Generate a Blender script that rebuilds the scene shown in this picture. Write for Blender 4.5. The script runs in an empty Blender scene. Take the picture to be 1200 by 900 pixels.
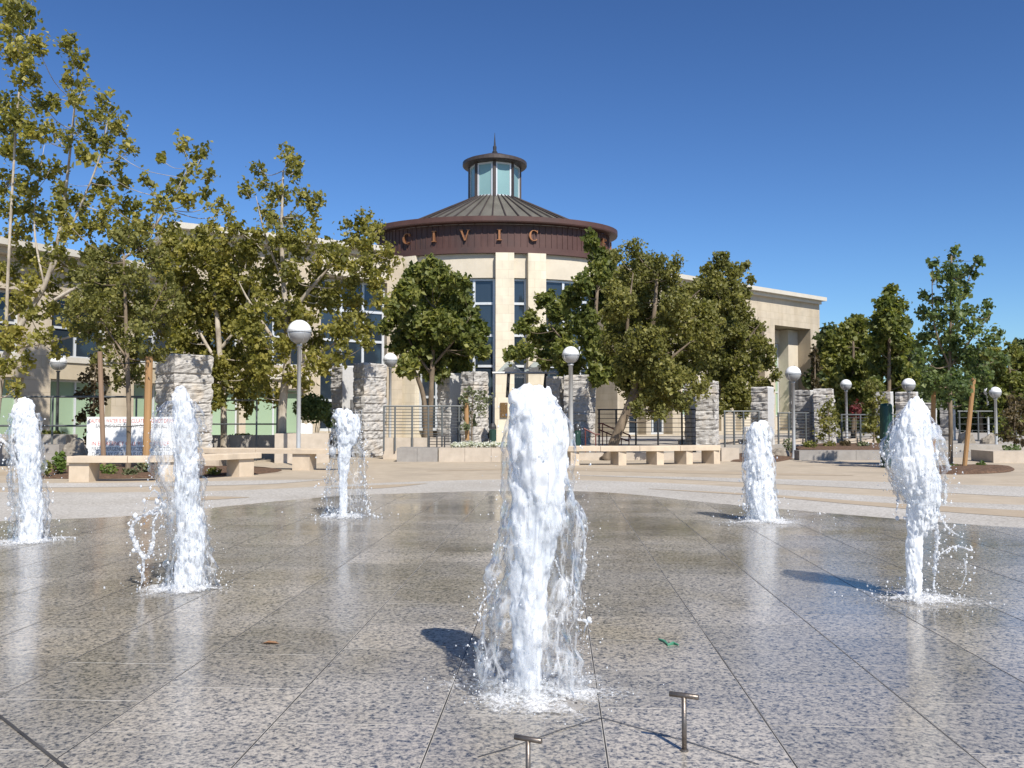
import bpy, math, random
import numpy as np
from mathutils import Vector, Matrix, noise as mnoise

R = math.radians
scene = bpy.context.scene
COL = scene.collection
random.seed(7)
rng = np.random.default_rng(11)

# ------------------------------------------------------------------ camera
K = 1.25 / 1.7            # layout units -> metres
HC = 1.25                 # camera height
F = 1039.0                # focal length in photo pixels (1200 wide)
PITCH = math.atan(42.0 / F)
cam_d = bpy.data.cameras.new('camera')
cam_d.sensor_width = 36.0
cam_d.lens = 36.0 * F / 1200.0
cam_d.clip_start = 0.05
cam_d.clip_end = 5000.0
cam = bpy.data.objects.new('camera', cam_d)
COL.objects.link(cam)
cam.location = (0, 0, HC)
cam.rotation_euler = (math.pi / 2 + PITCH, 0, 0)
scene.camera = cam

# ------------------------------------------------------------------ light
SUN_EL, SUN_AZ = 46.5, 156.0       # azimuth clockwise from +Y
world = bpy.data.worlds.new("World")
scene.world = world
world.use_nodes = True
wn = world.node_tree.nodes
wl = world.node_tree.links
wn.clear()
sky = wn.new('ShaderNodeTexSky')
sky.sky_type = 'NISHITA'
sky.sun_disc = False
sky.sun_elevation = R(SUN_EL)
sky.sun_rotation = R(SUN_AZ)
sky.altitude = 0.0
sky.air_density = 1.0
sky.dust_density = 0.3
sky.ozone_density = 2.5
bg = wn.new('ShaderNodeBackground')
bg.inputs['Strength'].default_value = 0.050
wo = wn.new('ShaderNodeOutputWorld')
gam = wn.new('ShaderNodeGamma')               # deeper, cleaner blue of a dry summer sky
gam.inputs['Gamma'].default_value = 1.35
tin = wn.new('ShaderNodeMix')
tin.data_type = 'RGBA'; tin.blend_type = 'MULTIPLY'
tin.inputs[0].default_value = 1.0
tin.inputs[7].default_value = (.56, .71, .88, 1)
wl.new(sky.outputs[0], gam.inputs[0])
wl.new(gam.outputs[0], tin.inputs[6])
wl.new(tin.outputs[2], bg.inputs['Color'])
wl.new(bg.outputs[0], wo.inputs['Surface'])

sun_d = bpy.data.lights.new('sun', 'SUN')
sun_d.energy = 4.2
sun_d.angle = R(0.5)
sun_d.color = (1.0, 0.95, 0.87)
sun = bpy.data.objects.new('sun', sun_d)
COL.objects.link(sun)
sdir = Vector((math.sin(R(SUN_AZ)) * math.cos(R(SUN_EL)), math.cos(R(SUN_AZ)) * math.cos(R(SUN_EL)), math.sin(R(SUN_EL))))
sun.rotation_euler = (-sdir).to_track_quat('-Z', 'Y').to_euler()
sun.location = sdir * 60

scene.view_settings.view_transform = 'Standard'
scene.view_settings.look = 'None'
scene.view_settings.exposure = 0.66
scene.view_settings.gamma = 1.0
scene.view_settings.use_curve_mapping = False
scene.cycles.max_bounces = 8
scene.cycles.transparent_max_bounces = 24

# ------------------------------------------------------------------ pixel -> place
cp, sp = math.cos(PITCH), math.sin(PITCH)

def ray(px, py):
    a, b = (px - 600.0) / F, (450.0 - py) / F
    return Vector((a, cp - b * sp, sp + b * cp))

def at(px, py, d):
    """point of the photo's pixel at depth d (layout units)"""
    r = ray(px, py)
    t = d * K / r.y
    return Vector((r.x * t, d * K, HC + r.z * t))

def gd(py, z=0.0):
    """depth (layout units) at which a pixel row meets height z (metres)"""
    r = ray(600, py)
    return (z - HC) / r.z * r.y / K

def ground(px, py, z=0.0):
    return at(px, py, gd(py, z))

def onx(px, d, z=0.0):
    """place on height z, seen at pixel column px, at depth d"""
    p = at(px, 492, d)
    return Vector((p.x, p.y, z))

def mpp(d):
    return d * K / F

# ------------------------------------------------------------------ materials
def new_mat(name):
    m = bpy.data.materials.new(name)
    m.use_nodes = True
    nt = m.node_tree
    for n in list(nt.nodes):
        nt.nodes.remove(n)
    out = nt.nodes.new('ShaderNodeOutputMaterial')
    return m, nt, out

def N(nt, t, **kw):
    n = nt.nodes.new(t)
    for k, v in kw.items():
        if k in n.inputs:
            n.inputs[k].default_value = v
        else:
            setattr(n, k, v)
    return n

def ramp(nt, stops):
    n = nt.nodes.new('ShaderNodeValToRGB')
    e = n.color_ramp.elements
    while len(e) < len(stops):
        e.new(0.5)
    for i, (p, c) in enumerate(stops):
        e[i].position = p
        e[i].color = (*c, 1) if len(c) == 3 else c
    return n

def mixc(nt, fac, a, b, blend='MIX'):
    n = nt.nodes.new('ShaderNodeMix')
    n.data_type = 'RGBA'
    n.blend_type = blend
    L = nt.links
    for sock, v in ((n.inputs[0], fac), (n.inputs[6], a), (n.inputs[7], b)):
        if isinstance(v, bpy.types.NodeSocket):
            L.new(v, sock)
        elif isinstance(v, (int, float)):
            sock.default_value = v
        else:
            sock.default_value = (*v, 1)
    return n.outputs[2]

def coords(nt, kind='Object', scale=(1, 1, 1)):
    tc = nt.nodes.new('ShaderNodeTexCoord')
    mp = nt.nodes.new('ShaderNodeMapping')
    mp.inputs['Scale'].default_value = scale
    nt.links.new(tc.outputs[kind], mp.inputs['Vector'])
    return mp.outputs[0]

def noisy(name, c1, c2, scale=5.0, rough=0.7, bump=0.1, bscale=40.0, metal=0.0, detail=6.0, stretch=(1, 1, 1), spec=0.4, c3=None, s3=0.6):
    m, nt, out = new_mat(name)
    L = nt.links
    v = coords(nt, 'Object', stretch)
    n1 = N(nt, 'ShaderNodeTexNoise', Scale=scale, Detail=detail, Roughness=0.6)
    L.new(v, n1.inputs['Vector'])
    r1 = ramp(nt, [(0.32, c1), (0.68, c2)])
    L.new(n1.outputs[0], r1.inputs[0])
    col = r1.outputs[0]
    if c3 is not None:
        n3 = N(nt, 'ShaderNodeTexNoise', Scale=s3, Detail=4.0)
        L.new(v, n3.inputs['Vector'])
        r3 = ramp(nt, [(0.5, (0, 0, 0)), (0.68, (1, 1, 1))])
        L.new(n3.outputs[0], r3.inputs[0])
        col = mixc(nt, r3.outputs[0], col, c3)
    b = N(nt, 'ShaderNodeBsdfPrincipled', Roughness=rough, Metallic=metal)
    b.inputs['Specular IOR Level'].default_value = spec
    L.new(col, b.inputs['Base Color'])
    if bump:
        n2 = N(nt, 'ShaderNodeTexNoise', Scale=bscale, Detail=5.0)
        L.new(v, n2.inputs['Vector'])
        bp = N(nt, 'ShaderNodeBump', Strength=bump, Distance=0.02)
        L.new(n2.outputs[0], bp.inputs['Height'])
        L.new(bp.outputs[0], b.inputs['Normal'])
    L.new(b.outputs[0], out.inputs[0])
    return m

M = {}
M['concrete'] = noisy('tan_concrete', (.37, .305, .225), (.44, .37, .28), 3.0, .85, .15, 60, c3=(.34, .285, .215))
M['bench'] = noisy('bench_concrete', (.50, .405, .295), (.58, .475, .355), 4.0, .8, .15, 60, c3=(.42, .345, .26), s3=2.2)
M['greycon'] = noisy('grey_concrete', (.30, .275, .24), (.37, .34, .30), 4.0, .85, .15, 50)
M['tanblock'] = noisy('tan_block', (.40, .34, .27), (.49, .42, .34), 4.0, .85, .12, 60)
M['greyblock'] = noisy('grey_block', (.24, .22, .20), (.30, .28, .255), 5.0, .85, .12, 60)
M['stone_rough'] = noisy('quarried_granite', (.30, .285, .265), (.50, .475, .44), 9.0, .9, .7, 26, c3=(.44, .385, .32), s3=1.6)
M['stone_dark'] = noisy('weathered_granite', (.22, .21, .20), (.38, .36, .335), 9.0, .9, .7, 26)
M['stone_smooth'] = noisy('sawn_granite', (.46, .455, .44), (.53, .52, .50), 14.0, .7, .06, 80)
M['bark_pale'] = noisy('pale_plane_bark', (.20, .165, .12), (.50, .44, .36), 3.5, .9, .4, 30, stretch=(1, 1, .5))
M['bark'] = noisy('brown_bark', (.10, .075, .05), (.24, .185, .13), 5.0, .95, .6, 30, stretch=(1, 1, .3))
M['stake'] = noisy('timber_stake', (.27, .15, .065), (.37, .215, .095), 3.0, .8, .2, 40, stretch=(1, 1, .15))
M['stake_old'] = noisy('weathered_stake', (.20, .13, .085), (.29, .20, .13), 3.0, .85, .2, 40, stretch=(1, 1, .15))
M['mulch'] = noisy('bark_mulch', (.05, .028, .016), (.17, .10, .06), 18.0, .95, 1.0, 30)
M['steel'] = noisy('painted_steel', (.085, .092, .095), (.12, .13, .13), 3.0, .45, .03, 30, metal=.2)
M['lamppost'] = noisy('grey_lamp_paint', (.40, .41, .41), (.48, .49, .49), 4.0, .4, .03, 40, metal=.2)
M['iron'] = noisy('black_iron', (.02, .02, .022), (.04, .04, .042), 6.0, .5, .05, 40)
M['redrail'] = noisy('red_brown_rail', (.10, .025, .02), (.15, .04, .03), 6.0, .5, .03, 40)
M['copper'] = noisy('brown_copper', (.070, .034, .028), (.098, .050, .041), 1.2, .55, .05, 10, metal=.15, c3=(.058, .036, .032))
M['copperdark'] = noisy('dark_weathered_copper', (.048, .038, .034), (.074, .058, .052), 1.5, .5, .05, 10, metal=.2)
M['copperroof'] = noisy('aged_copper_roof', (.105, .098, .082), (.155, .145, .122), 1.5, .5, .05, 12, metal=.3)
M['letter'] = noisy('bright_copper_letter', (.27, .115, .05), (.35, .16, .07), 3.0, .45, .03, 20, metal=.4)
M['frame'] = noisy('pale_aluminium', (.55, .57, .58), (.62, .64, .65), 3.0, .4, .0, metal=.2)
M['plaster'] = noisy('cream_plaster', (.52, .46, .36), (.58, .515, .41), 2.0, .9, .06, 60)
M['plaster_dark'] = noisy('buff_spandrel', (.40, .335, .235), (.45, .38, .27), 2.0, .9, .06, 60)
M['trim'] = noisy('pale_cornice', (.47, .435, .365), (.52, .485, .415), 2.0, .8, .05, 60)
M['bronze'] = noisy('bronze_plaque', (.10, .055, .02), (.32, .19, .08), 30.0, .4, .4, 30, metal=.6)
M['green'] = noisy('dark_green_paint', (.008, .035, .026), (.014, .05, .036), 4.0, .35, .05, 60)
M['binpaint'] = noisy('green_bin_paint', (.012, .04, .03), (.02, .055, .04), 4.0, .45, .05, 60)
M['steel_dark'] = noisy('tarnished_steel', (.13, .11, .095), (.21, .18, .155), 30.0, .42, .1, 60, metal=.75)
M['white'] = noisy('white_paint', (.76, .76, .75), (.82, .82, .81), 3.0, .6, .03, 40)
M['black'] = noisy('black_paint', (.03, .03, .03), (.05, .05, .05), 4.0, .6, .0)
M['signred'] = noisy('red_sign_ink', (.50, .10, .08), (.58, .14, .11), 8.0, .7, .0)
M['signblack'] = noisy('faded_black_ink', (.16, .16, .17), (.24, .24, .25), 8.0, .7, .0)
M['signgrey'] = noisy('faded_grey_ink', (.60, .61, .62), (.66, .67, .68), 8.0, .7, .0)
M['rock'] = noisy('field_rock', (.17, .145, .115), (.33, .29, .235), 5.0, .9, .6, 20)
M['dryleaf'] = noisy('dry_leaf', (.17, .085, .04), (.27, .15, .08), 30.0, .7, .2, 60)
M['greenplastic'] = noisy('green_plastic', (.05, .20, .12), (.08, .26, .16), 20.0, .5, .0)
M['asphalt'] = noisy('grey_paving', (.28, .25, .21), (.35, .315, .27), 2.0, .9, .1, 60)
M['bollardcap'] = noisy('grey_planter', (.12, .12, .12), (.16, .16, .16), 3.0, .8, .0)
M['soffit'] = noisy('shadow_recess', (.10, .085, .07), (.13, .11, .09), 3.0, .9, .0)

def glass_mat(name, col, rough=.06, spec=.7):
    m, nt, out = new_mat(name)
    v = coords(nt, 'Object')
    n = N(nt, 'ShaderNodeTexNoise', Scale=.35, Detail=2.0)
    nt.links.new(v, n.inputs['Vector'])
    c = mixc(nt, n.outputs[0], tuple(x * .75 for x in col), tuple(min(1, x * 1.25) for x in col))
    b = N(nt, 'ShaderNodeBsdfPrincipled', Roughness=rough)
    b.inputs['Specular IOR Level'].default_value = spec
    nt.links.new(c, b.inputs['Base Color'])
    bp = N(nt, 'ShaderNodeBump', Strength=.03, Distance=.05)
    nt.links.new(n.outputs[0], bp.inputs['Height'])
    nt.links.new(bp.outputs[0], b.inputs['Normal'])
    nt.links.new(b.outputs[0], out.inputs[0])
    return m
M['glass_dark'] = glass_mat('dark_window_glass', (.022, .032, .045))
M['glass_green'] = glass_mat('pale_green_blind_glass', (.30, .40, .27), .25, .4)
M['glass_teal'] = glass_mat('frosted_teal_glass', (.20, .33, .33), .25, .5)
M['glass_canopy'] = glass_mat('canopy_glass', (.24, .28, .27), .2, .5)

def panel_mat(name, c1, c2, bw, bh, mortar):
    m, nt, out = new_mat(name)
    L = nt.links
    v = coords(nt, 'UV')
    br = N(nt, 'ShaderNodeTexBrick', Scale=1.0)
    br.inputs['Brick Width'].default_value = bw
    br.inputs['Row Height'].default_value = bh
    br.inputs['Mortar Size'].default_value = .008
    br.inputs['Color1'].default_value = (*c1, 1)
    br.inputs['Color2'].default_value = (*c2, 1)
    br.inputs['Mortar'].default_value = (*mortar, 1)
    L.new(v, br.inputs['Vector'])
    n = N(nt, 'ShaderNodeTexNoise', Scale=2.2, Detail=6.0)
    L.new(coords(nt, 'Object'), n.inputs['Vector'])
    r = ramp(nt, [(0.3, (.9, .9, .9)), (0.7, (1.06, 1.05, 1.03))])
    L.new(n.outputs[0], r.inputs[0])
    c = mixc(nt, 1.0, br.outputs[0], r.outputs[0], 'MULTIPLY')
    n9 = N(nt, 'ShaderNodeTexNoise', Scale=1.6, Detail=5.0)
    L.new(coords(nt, 'Object', (1, 1, .12)), n9.inputs['Vector'])
    r9 = ramp(nt, [(0.38, (.84, .82, .79)), (0.55, (1, 1, 1))])
    L.new(n9.outputs[0], r9.inputs[0])
    c = mixc(nt, .7, c, r9.outputs[0], 'MULTIPLY')
    b = N(nt, 'ShaderNodeBsdfPrincipled', Roughness=.85)
    L.new(c, b.inputs['Base Color'])
    L.new(b.outputs[0], out.inputs[0])
    return m
M['stonewall'] = panel_mat('limestone_panels', (.45, .385, .29), (.495, .425, .325), .9, .45, (.37, .31, .225))
M['limestone'] = panel_mat('pale_limestone_pier', (.64, .57, .44), (.70, .63, .50), .62, .42, (.54, .47, .36))

def wet_granite():
    m, nt, out = new_mat('wet_speckled_granite')
    L = nt.links
    v = coords(nt, 'Object')
    at_ = N(nt, 'ShaderNodeAttribute', attribute_name='tint')
    n1 = N(nt, 'ShaderNodeTexNoise', Scale=44.0, Detail=3.2, Roughness=.62, Distortion=.5)
    L.new(v, n1.inputs['Vector'])
    r1 = ramp(nt, [(0.35, (.07, .076, .09)), (0.435, (.245, .232, .215)), (0.53, (.40, .368, .322)), (0.68, (.485, .44, .38))])
    L.new(n1.outputs[0], r1.inputs[0])
    n4 = N(nt, 'ShaderNodeTexNoise', Scale=95.0, Detail=2.0)
    L.new(v, n4.inputs['Vector'])
    r4 = ramp(nt, [(0.36, (.55, .56, .60)), (0.5, (1, 1, 1))])
    L.new(n4.outputs[0], r4.inputs[0])
    c = mixc(nt, 1.0, r1.outputs[0], r4.outputs[0], 'MULTIPLY')
    rt = ramp(nt, [(0.0, (.82, .815, .80)), (1.0, (1.14, 1.12, 1.09))])
    L.new(at_.outputs['Fac'], rt.inputs[0])
    c = mixc(nt, 1.0, c, rt.outputs[0], 'MULTIPLY')
    # puddled film: smoother and darker where it stands
    n2 = N(nt, 'ShaderNodeTexNoise', Scale=.55, Detail=4.0, Roughness=.6)
    L.new(v, n2.inputs['Vector'])
    r2 = ramp(nt, [(0.40, (0, 0, 0)), (0.62, (1, 1, 1))])
    L.new(n2.outputs[0], r2.inputs[0])
    c = mixc(nt, r2.outputs[0], c, mixc(nt, 1.0, c, (.84, .815, .77), 'MULTIPLY'))
    rr = N(nt, 'ShaderNodeMapRange')
    rr.inputs['To Min'].default_value = .25
    rr.inputs['To Max'].default_value = .09
    L.new(r2.outputs[0], rr.inputs['Value'])
    b = N(nt, 'ShaderNodeBsdfPrincipled')
    b.inputs['Specular IOR Level'].default_value = .42
    L.new(c, b.inputs['Base Color'])
    L.new(rr.outputs[0], b.inputs['Roughness'])
    n3 = N(nt, 'ShaderNodeTexNoise', Scale=24.0, Detail=5.0, Roughness=.65)
    L.new(v, n3.inputs['Vector'])
    bp = N(nt, 'ShaderNodeBump', Strength=.09, Distance=.006)
    L.new(n3.outputs[0], bp.inputs['Height'])
    L.new(bp.outputs[0], b.inputs['Normal'])
    L.new(b.outputs[0], out.inputs[0])
    return m
M['granite'] = wet_granite()
M['joint'] = noisy('dark_joint', (.03, .028, .026), (.075, .07, .064), 6.0, .5, .0)

def aggregate(name, a, b_, c_):
    m, nt, out = new_mat(name)
    L = nt.links
    v = coords(nt, 'Object')
    n1 = N(nt, 'ShaderNodeTexVoronoi', Scale=38.0)
    L.new(v, n1.inputs['Vector'])
    r1 = ramp(nt, [(0.0, a), (0.5, b_), (1.0, c_)])
    L.new(n1.outputs['Color'], r1.inputs[0])
    n2 = N(nt, 'ShaderNodeTexNoise', Scale=.5, Detail=5.0)
    L.new(v, n2.inputs['Vector'])
    r2 = ramp(nt, [(0.3, (.88, .86, .83)), (0.7, (1.05, 1.05, 1.05))])
    L.new(n2.outputs[0], r2.inputs[0])
    c = mixc(nt, 1.0, r1.outputs[0], r2.outputs[0], 'MULTIPLY')
    b = N(nt, 'ShaderNodeBsdfPrincipled', Roughness=.8)
    L.new(c, b.inputs['Base Color'])
    bp = N(nt, 'ShaderNodeBump', Strength=.4, Distance=.01)
    L.new(n1.outputs['Distance'], bp.inputs['Height'])
    L.new(bp.outputs[0], b.inputs['Normal'])
    L.new(b.outputs[0], out.inputs[0])
    return m
M['aggregate'] = aggregate('pale_aggregate', (.29, .27, .24), (.425, .40, .36), (.53, .505, .465))
M['tansliver'] = noisy('ochre_concrete', (.345, .275, .195), (.40, .325, .235), 3.0, .85, .1, 60)

def leaf_mat(name, dark, mid, light, trans=.35, gloss=.5):
    m, nt, out = new_mat(name)
    L = nt.links
    a = N(nt, 'ShaderNodeAttribute', attribute_name='tint')
    r = ramp(nt, [(0.0, dark), (0.55, mid), (1.0, light)])
    L.new(a.outputs['Fac'], r.inputs[0])
    p = N(nt, 'ShaderNodeBsdfPrincipled', Roughness=gloss)
    p.inputs['Specular IOR Level'].default_value = .35
    L.new(r.outputs[0], p.inputs['Base Color'])
    t = N(nt, 'ShaderNodeBsdfTranslucent')
    L.new(mixc(nt, 1.0, r.outputs[0], (1.25, 1.3, .7), 'MULTIPLY'), t.inputs['Color'])
    mx = N(nt, 'ShaderNodeMixShader', Fac=trans)
    L.new(p.outputs[0], mx.inputs[1])
    L.new(t.outputs[0], mx.inputs[2])
    L.new(mx.outputs[0], out.inputs[0])
    return m
M['leaf_plane'] = leaf_mat('plane_leaf', (.115, .12, .028), (.255, .24, .06), (.48, .41, .11), .5)
M['leaf_green'] = leaf_mat('green_plane_leaf', (.08, .105, .028), (.175, .195, .05), (.36, .34, .095), .46)
M['leaf_olive'] = leaf_mat('fine_olive_leaf', (.105, .11, .03), (.205, .2, .058), (.33, .30, .09), .46)
M['leaf_dark'] = leaf_mat('dark_leaf', (.035, .055, .022), (.075, .10, .038), (.14, .165, .058), .4)
M['leaf_elm'] = leaf_mat('cool_elm_leaf', (.065, .10, .036), (.13, .175, .062), (.24, .28, .105), .46)
M['leaf_yellow'] = leaf_mat('yellow_green_leaf', (.08, .10, .02), (.17, .18, .04), (.28, .26, .07))
M['leaf_bright'] = leaf_mat('bright_grass_leaf', (.06, .10, .02), (.12, .18, .035), (.22, .26, .07))
M['leaf_silver'] = leaf_mat('silvery_leaf', (.10, .12, .06), (.17, .19, .10), (.25, .26, .15))
M['petal_red'] = leaf_mat('red_petal', (.06, .045, .025), (.17, .03, .035), (.26, .05, .06))
M['leaf_brown'] = leaf_mat('brown_purple_leaf', (.05, .04, .022), (.10, .075, .035), (.16, .12, .055))

def foam_mat(name, lo, hi, web=0.0, film_k=.5, bump=.3, stretch=.3, scale=26.0):
    """aerated water: white foam where bubbles crowd, clear film where they do not"""
    m, nt, out = new_mat(name)
    L = nt.links
    v = coords(nt, 'Object', (1, 1, stretch))
    n1 = N(nt, 'ShaderNodeTexNoise', Scale=scale, Detail=7.0, Roughness=.66, Distortion=.5)
    L.new(v, n1.inputs['Vector'])
    n5 = N(nt, 'ShaderNodeTexNoise', Scale=scale * .3, Detail=3.0)
    L.new(v, n5.inputs['Vector'])
    rc = ramp(nt, [(.36, (.80, .825, .85)), (.54, (.96, .965, .97))])
    L.new(n5.outputs[0], rc.inputs[0])
    d = N(nt, 'ShaderNodeBsdfPrincipled', Roughness=.45)
    d.inputs['Specular IOR Level'].default_value = .4
    L.new(rc.outputs[0], d.inputs['Base Color'])
    t = N(nt, 'ShaderNodeBsdfTranslucent')
    t.inputs['Color'].default_value = (.93, .95, .97, 1)
    fm = N(nt, 'ShaderNodeMixShader', Fac=.42)
    L.new(d.outputs[0], fm.inputs[1])
    L.new(t.outputs[0], fm.inputs[2])
    fade = N(nt, 'ShaderNodeAttribute', attribute_name='fade')
    tr = N(nt, 'ShaderNodeBsdfTransparent')
    tr.inputs['Color'].default_value = (.965, .97, .975, 1)
    gl = N(nt, 'ShaderNodeBsdfGlossy', Roughness=.12)
    fr = N(nt, 'ShaderNodeFresnel', IOR=1.33)
    fk = N(nt, 'ShaderNodeMath', operation='MULTIPLY')
    L.new(fr.outputs[0], fk.inputs[0]); fk.inputs[1].default_value = film_k
    fk2 = N(nt, 'ShaderNodeMath', operation='MULTIPLY')
    L.new(fk.outputs[0], fk2.inputs[0]); L.new(fade.outputs['Fac'], fk2.inputs[1])
    film = N(nt, 'ShaderNodeMixShader')
    L.new(fk2.outputs[0], film.inputs[0])
    L.new(tr.outputs[0], film.inputs[1])
    L.new(gl.outputs[0], film.inputs[2])
    # bubbles: noise threshold slides with the fade attribute
    ad = N(nt, 'ShaderNodeMath', operation='MULTIPLY_ADD')
    L.new(fade.outputs['Fac'], ad.inputs[0]); ad.inputs[1].default_value = .5
    L.new(n1.outputs[0], ad.inputs[2])
    r1 = ramp(nt, [(0, (0, 0, 0)), (1, (1, 1, 1))])
    mr = N(nt, 'ShaderNodeMapRange')
    mr.inputs['From Min'].default_value = lo + .5
    mr.inputs['From Max'].default_value = hi + .5
    L.new(ad.outputs[0], mr.inputs['Value'])
    fac = mr.outputs[0]
    if web:
        vo = N(nt, 'ShaderNodeTexVoronoi', feature='DISTANCE_TO_EDGE', Scale=scale * .55)
        wv = mixc(nt, .10, v, n5.outputs['Color'], 'ADD')
        L.new(wv, vo.inputs['Vector'])
        rv = ramp(nt, [(.0, (1, 1, 1)), (.07, (0, 0, 0))])
        L.new(vo.outputs['Distance'], rv.inputs[0])
        sc = N(nt, 'ShaderNodeMath', operation='MULTIPLY'); sc.inputs[1].default_value = web
        L.new(rv.outputs[0], sc.inputs[0])
        sc2 = N(nt, 'ShaderNodeMath', operation='MULTIPLY')
        L.new(sc.outputs[0], sc2.inputs[0]); L.new(fade.outputs['Fac'], sc2.inputs[1])
        mx_ = N(nt, 'ShaderNodeMath', operation='MAXIMUM')
        L.new(fac, mx_.inputs[0]); L.new(sc2.outputs[0], mx_.inputs[1])
        fac = mx_.outputs[0]
    bp = N(nt, 'ShaderNodeBump', Strength=bump, Distance=.010)
    L.new(n1.outputs[0], bp.inputs['Height'])
    for s_ in (d, gl, fr):
        L.new(bp.outputs[0], s_.inputs['Normal'])
    mx = N(nt, 'ShaderNodeMixShader')
    L.new(fac, mx.inputs[0])
    L.new(film.outputs[0], mx.inputs[1])
    L.new(fm.outputs[0], mx.inputs[2])
    L.new(mx.outputs[0], out.inputs[0])
    return m
M['foam_core'] = foam_mat('white_water', .20, .41, 0, .4, .24, .22, 32.0)
M['foam_sheet'] = foam_mat('lacy_water', .46, .71, .50, .35, .3, .28, 22.0)
M['foam_splash'] = foam_mat('splash_foam', .26, .52, 0, .0, .3, 1.0, 60.0)
M['drop'] = foam_mat('water_drop', .26, .58, 0, .9, .1, .6, 40.0)

def globe_mat():
    m, nt, out = new_mat('lamp_globe')
    d = N(nt, 'ShaderNodeBsdfPrincipled', Roughness=.3)
    d.inputs['Base Color'].default_value = (.80, .80, .79, 1)
    n = N(nt, 'ShaderNodeTexNoise', Scale=3.0)
    r = ramp(nt, [(0.3, (.74, .74, .73)), (0.7, (.82, .82, .81))])
    nt.links.new(coords(nt), n.inputs['Vector'])
    nt.links.new(n.outputs[0], r.inputs[0])
    nt.links.new(r.outputs[0], d.inputs['Base Color'])
    nt.links.new(d.outputs[0], out.inputs[0])
    return m
M['globe'] = globe_mat()
M['globe_low'] = noisy('smoked_lamp_bowl', (.30, .31, .32), (.36, .37, .38), 3.0, .3, .0, metal=.2)

# ------------------------------------------------------------------ mesh helpers
def tag(o, label=None, cat=None, group=None, kind=None):
    if label: o['label'] = label
    if cat: o['category'] = cat
    if group: o['group'] = group
    if kind: o['kind'] = kind
    return o

def thing(name, loc, label, cat, group=None):
    o = bpy.data.objects.new(name, None)
    COL.objects.link(o)
    o.location = loc
    o.empty_display_size = .2
    return tag(o, label, cat, group, 'thing')

def root_loc(o):
    l = Vector((0, 0, 0))
    while o is not None:
        l += Vector(o.location)
        o = o.parent
    return l

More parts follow.
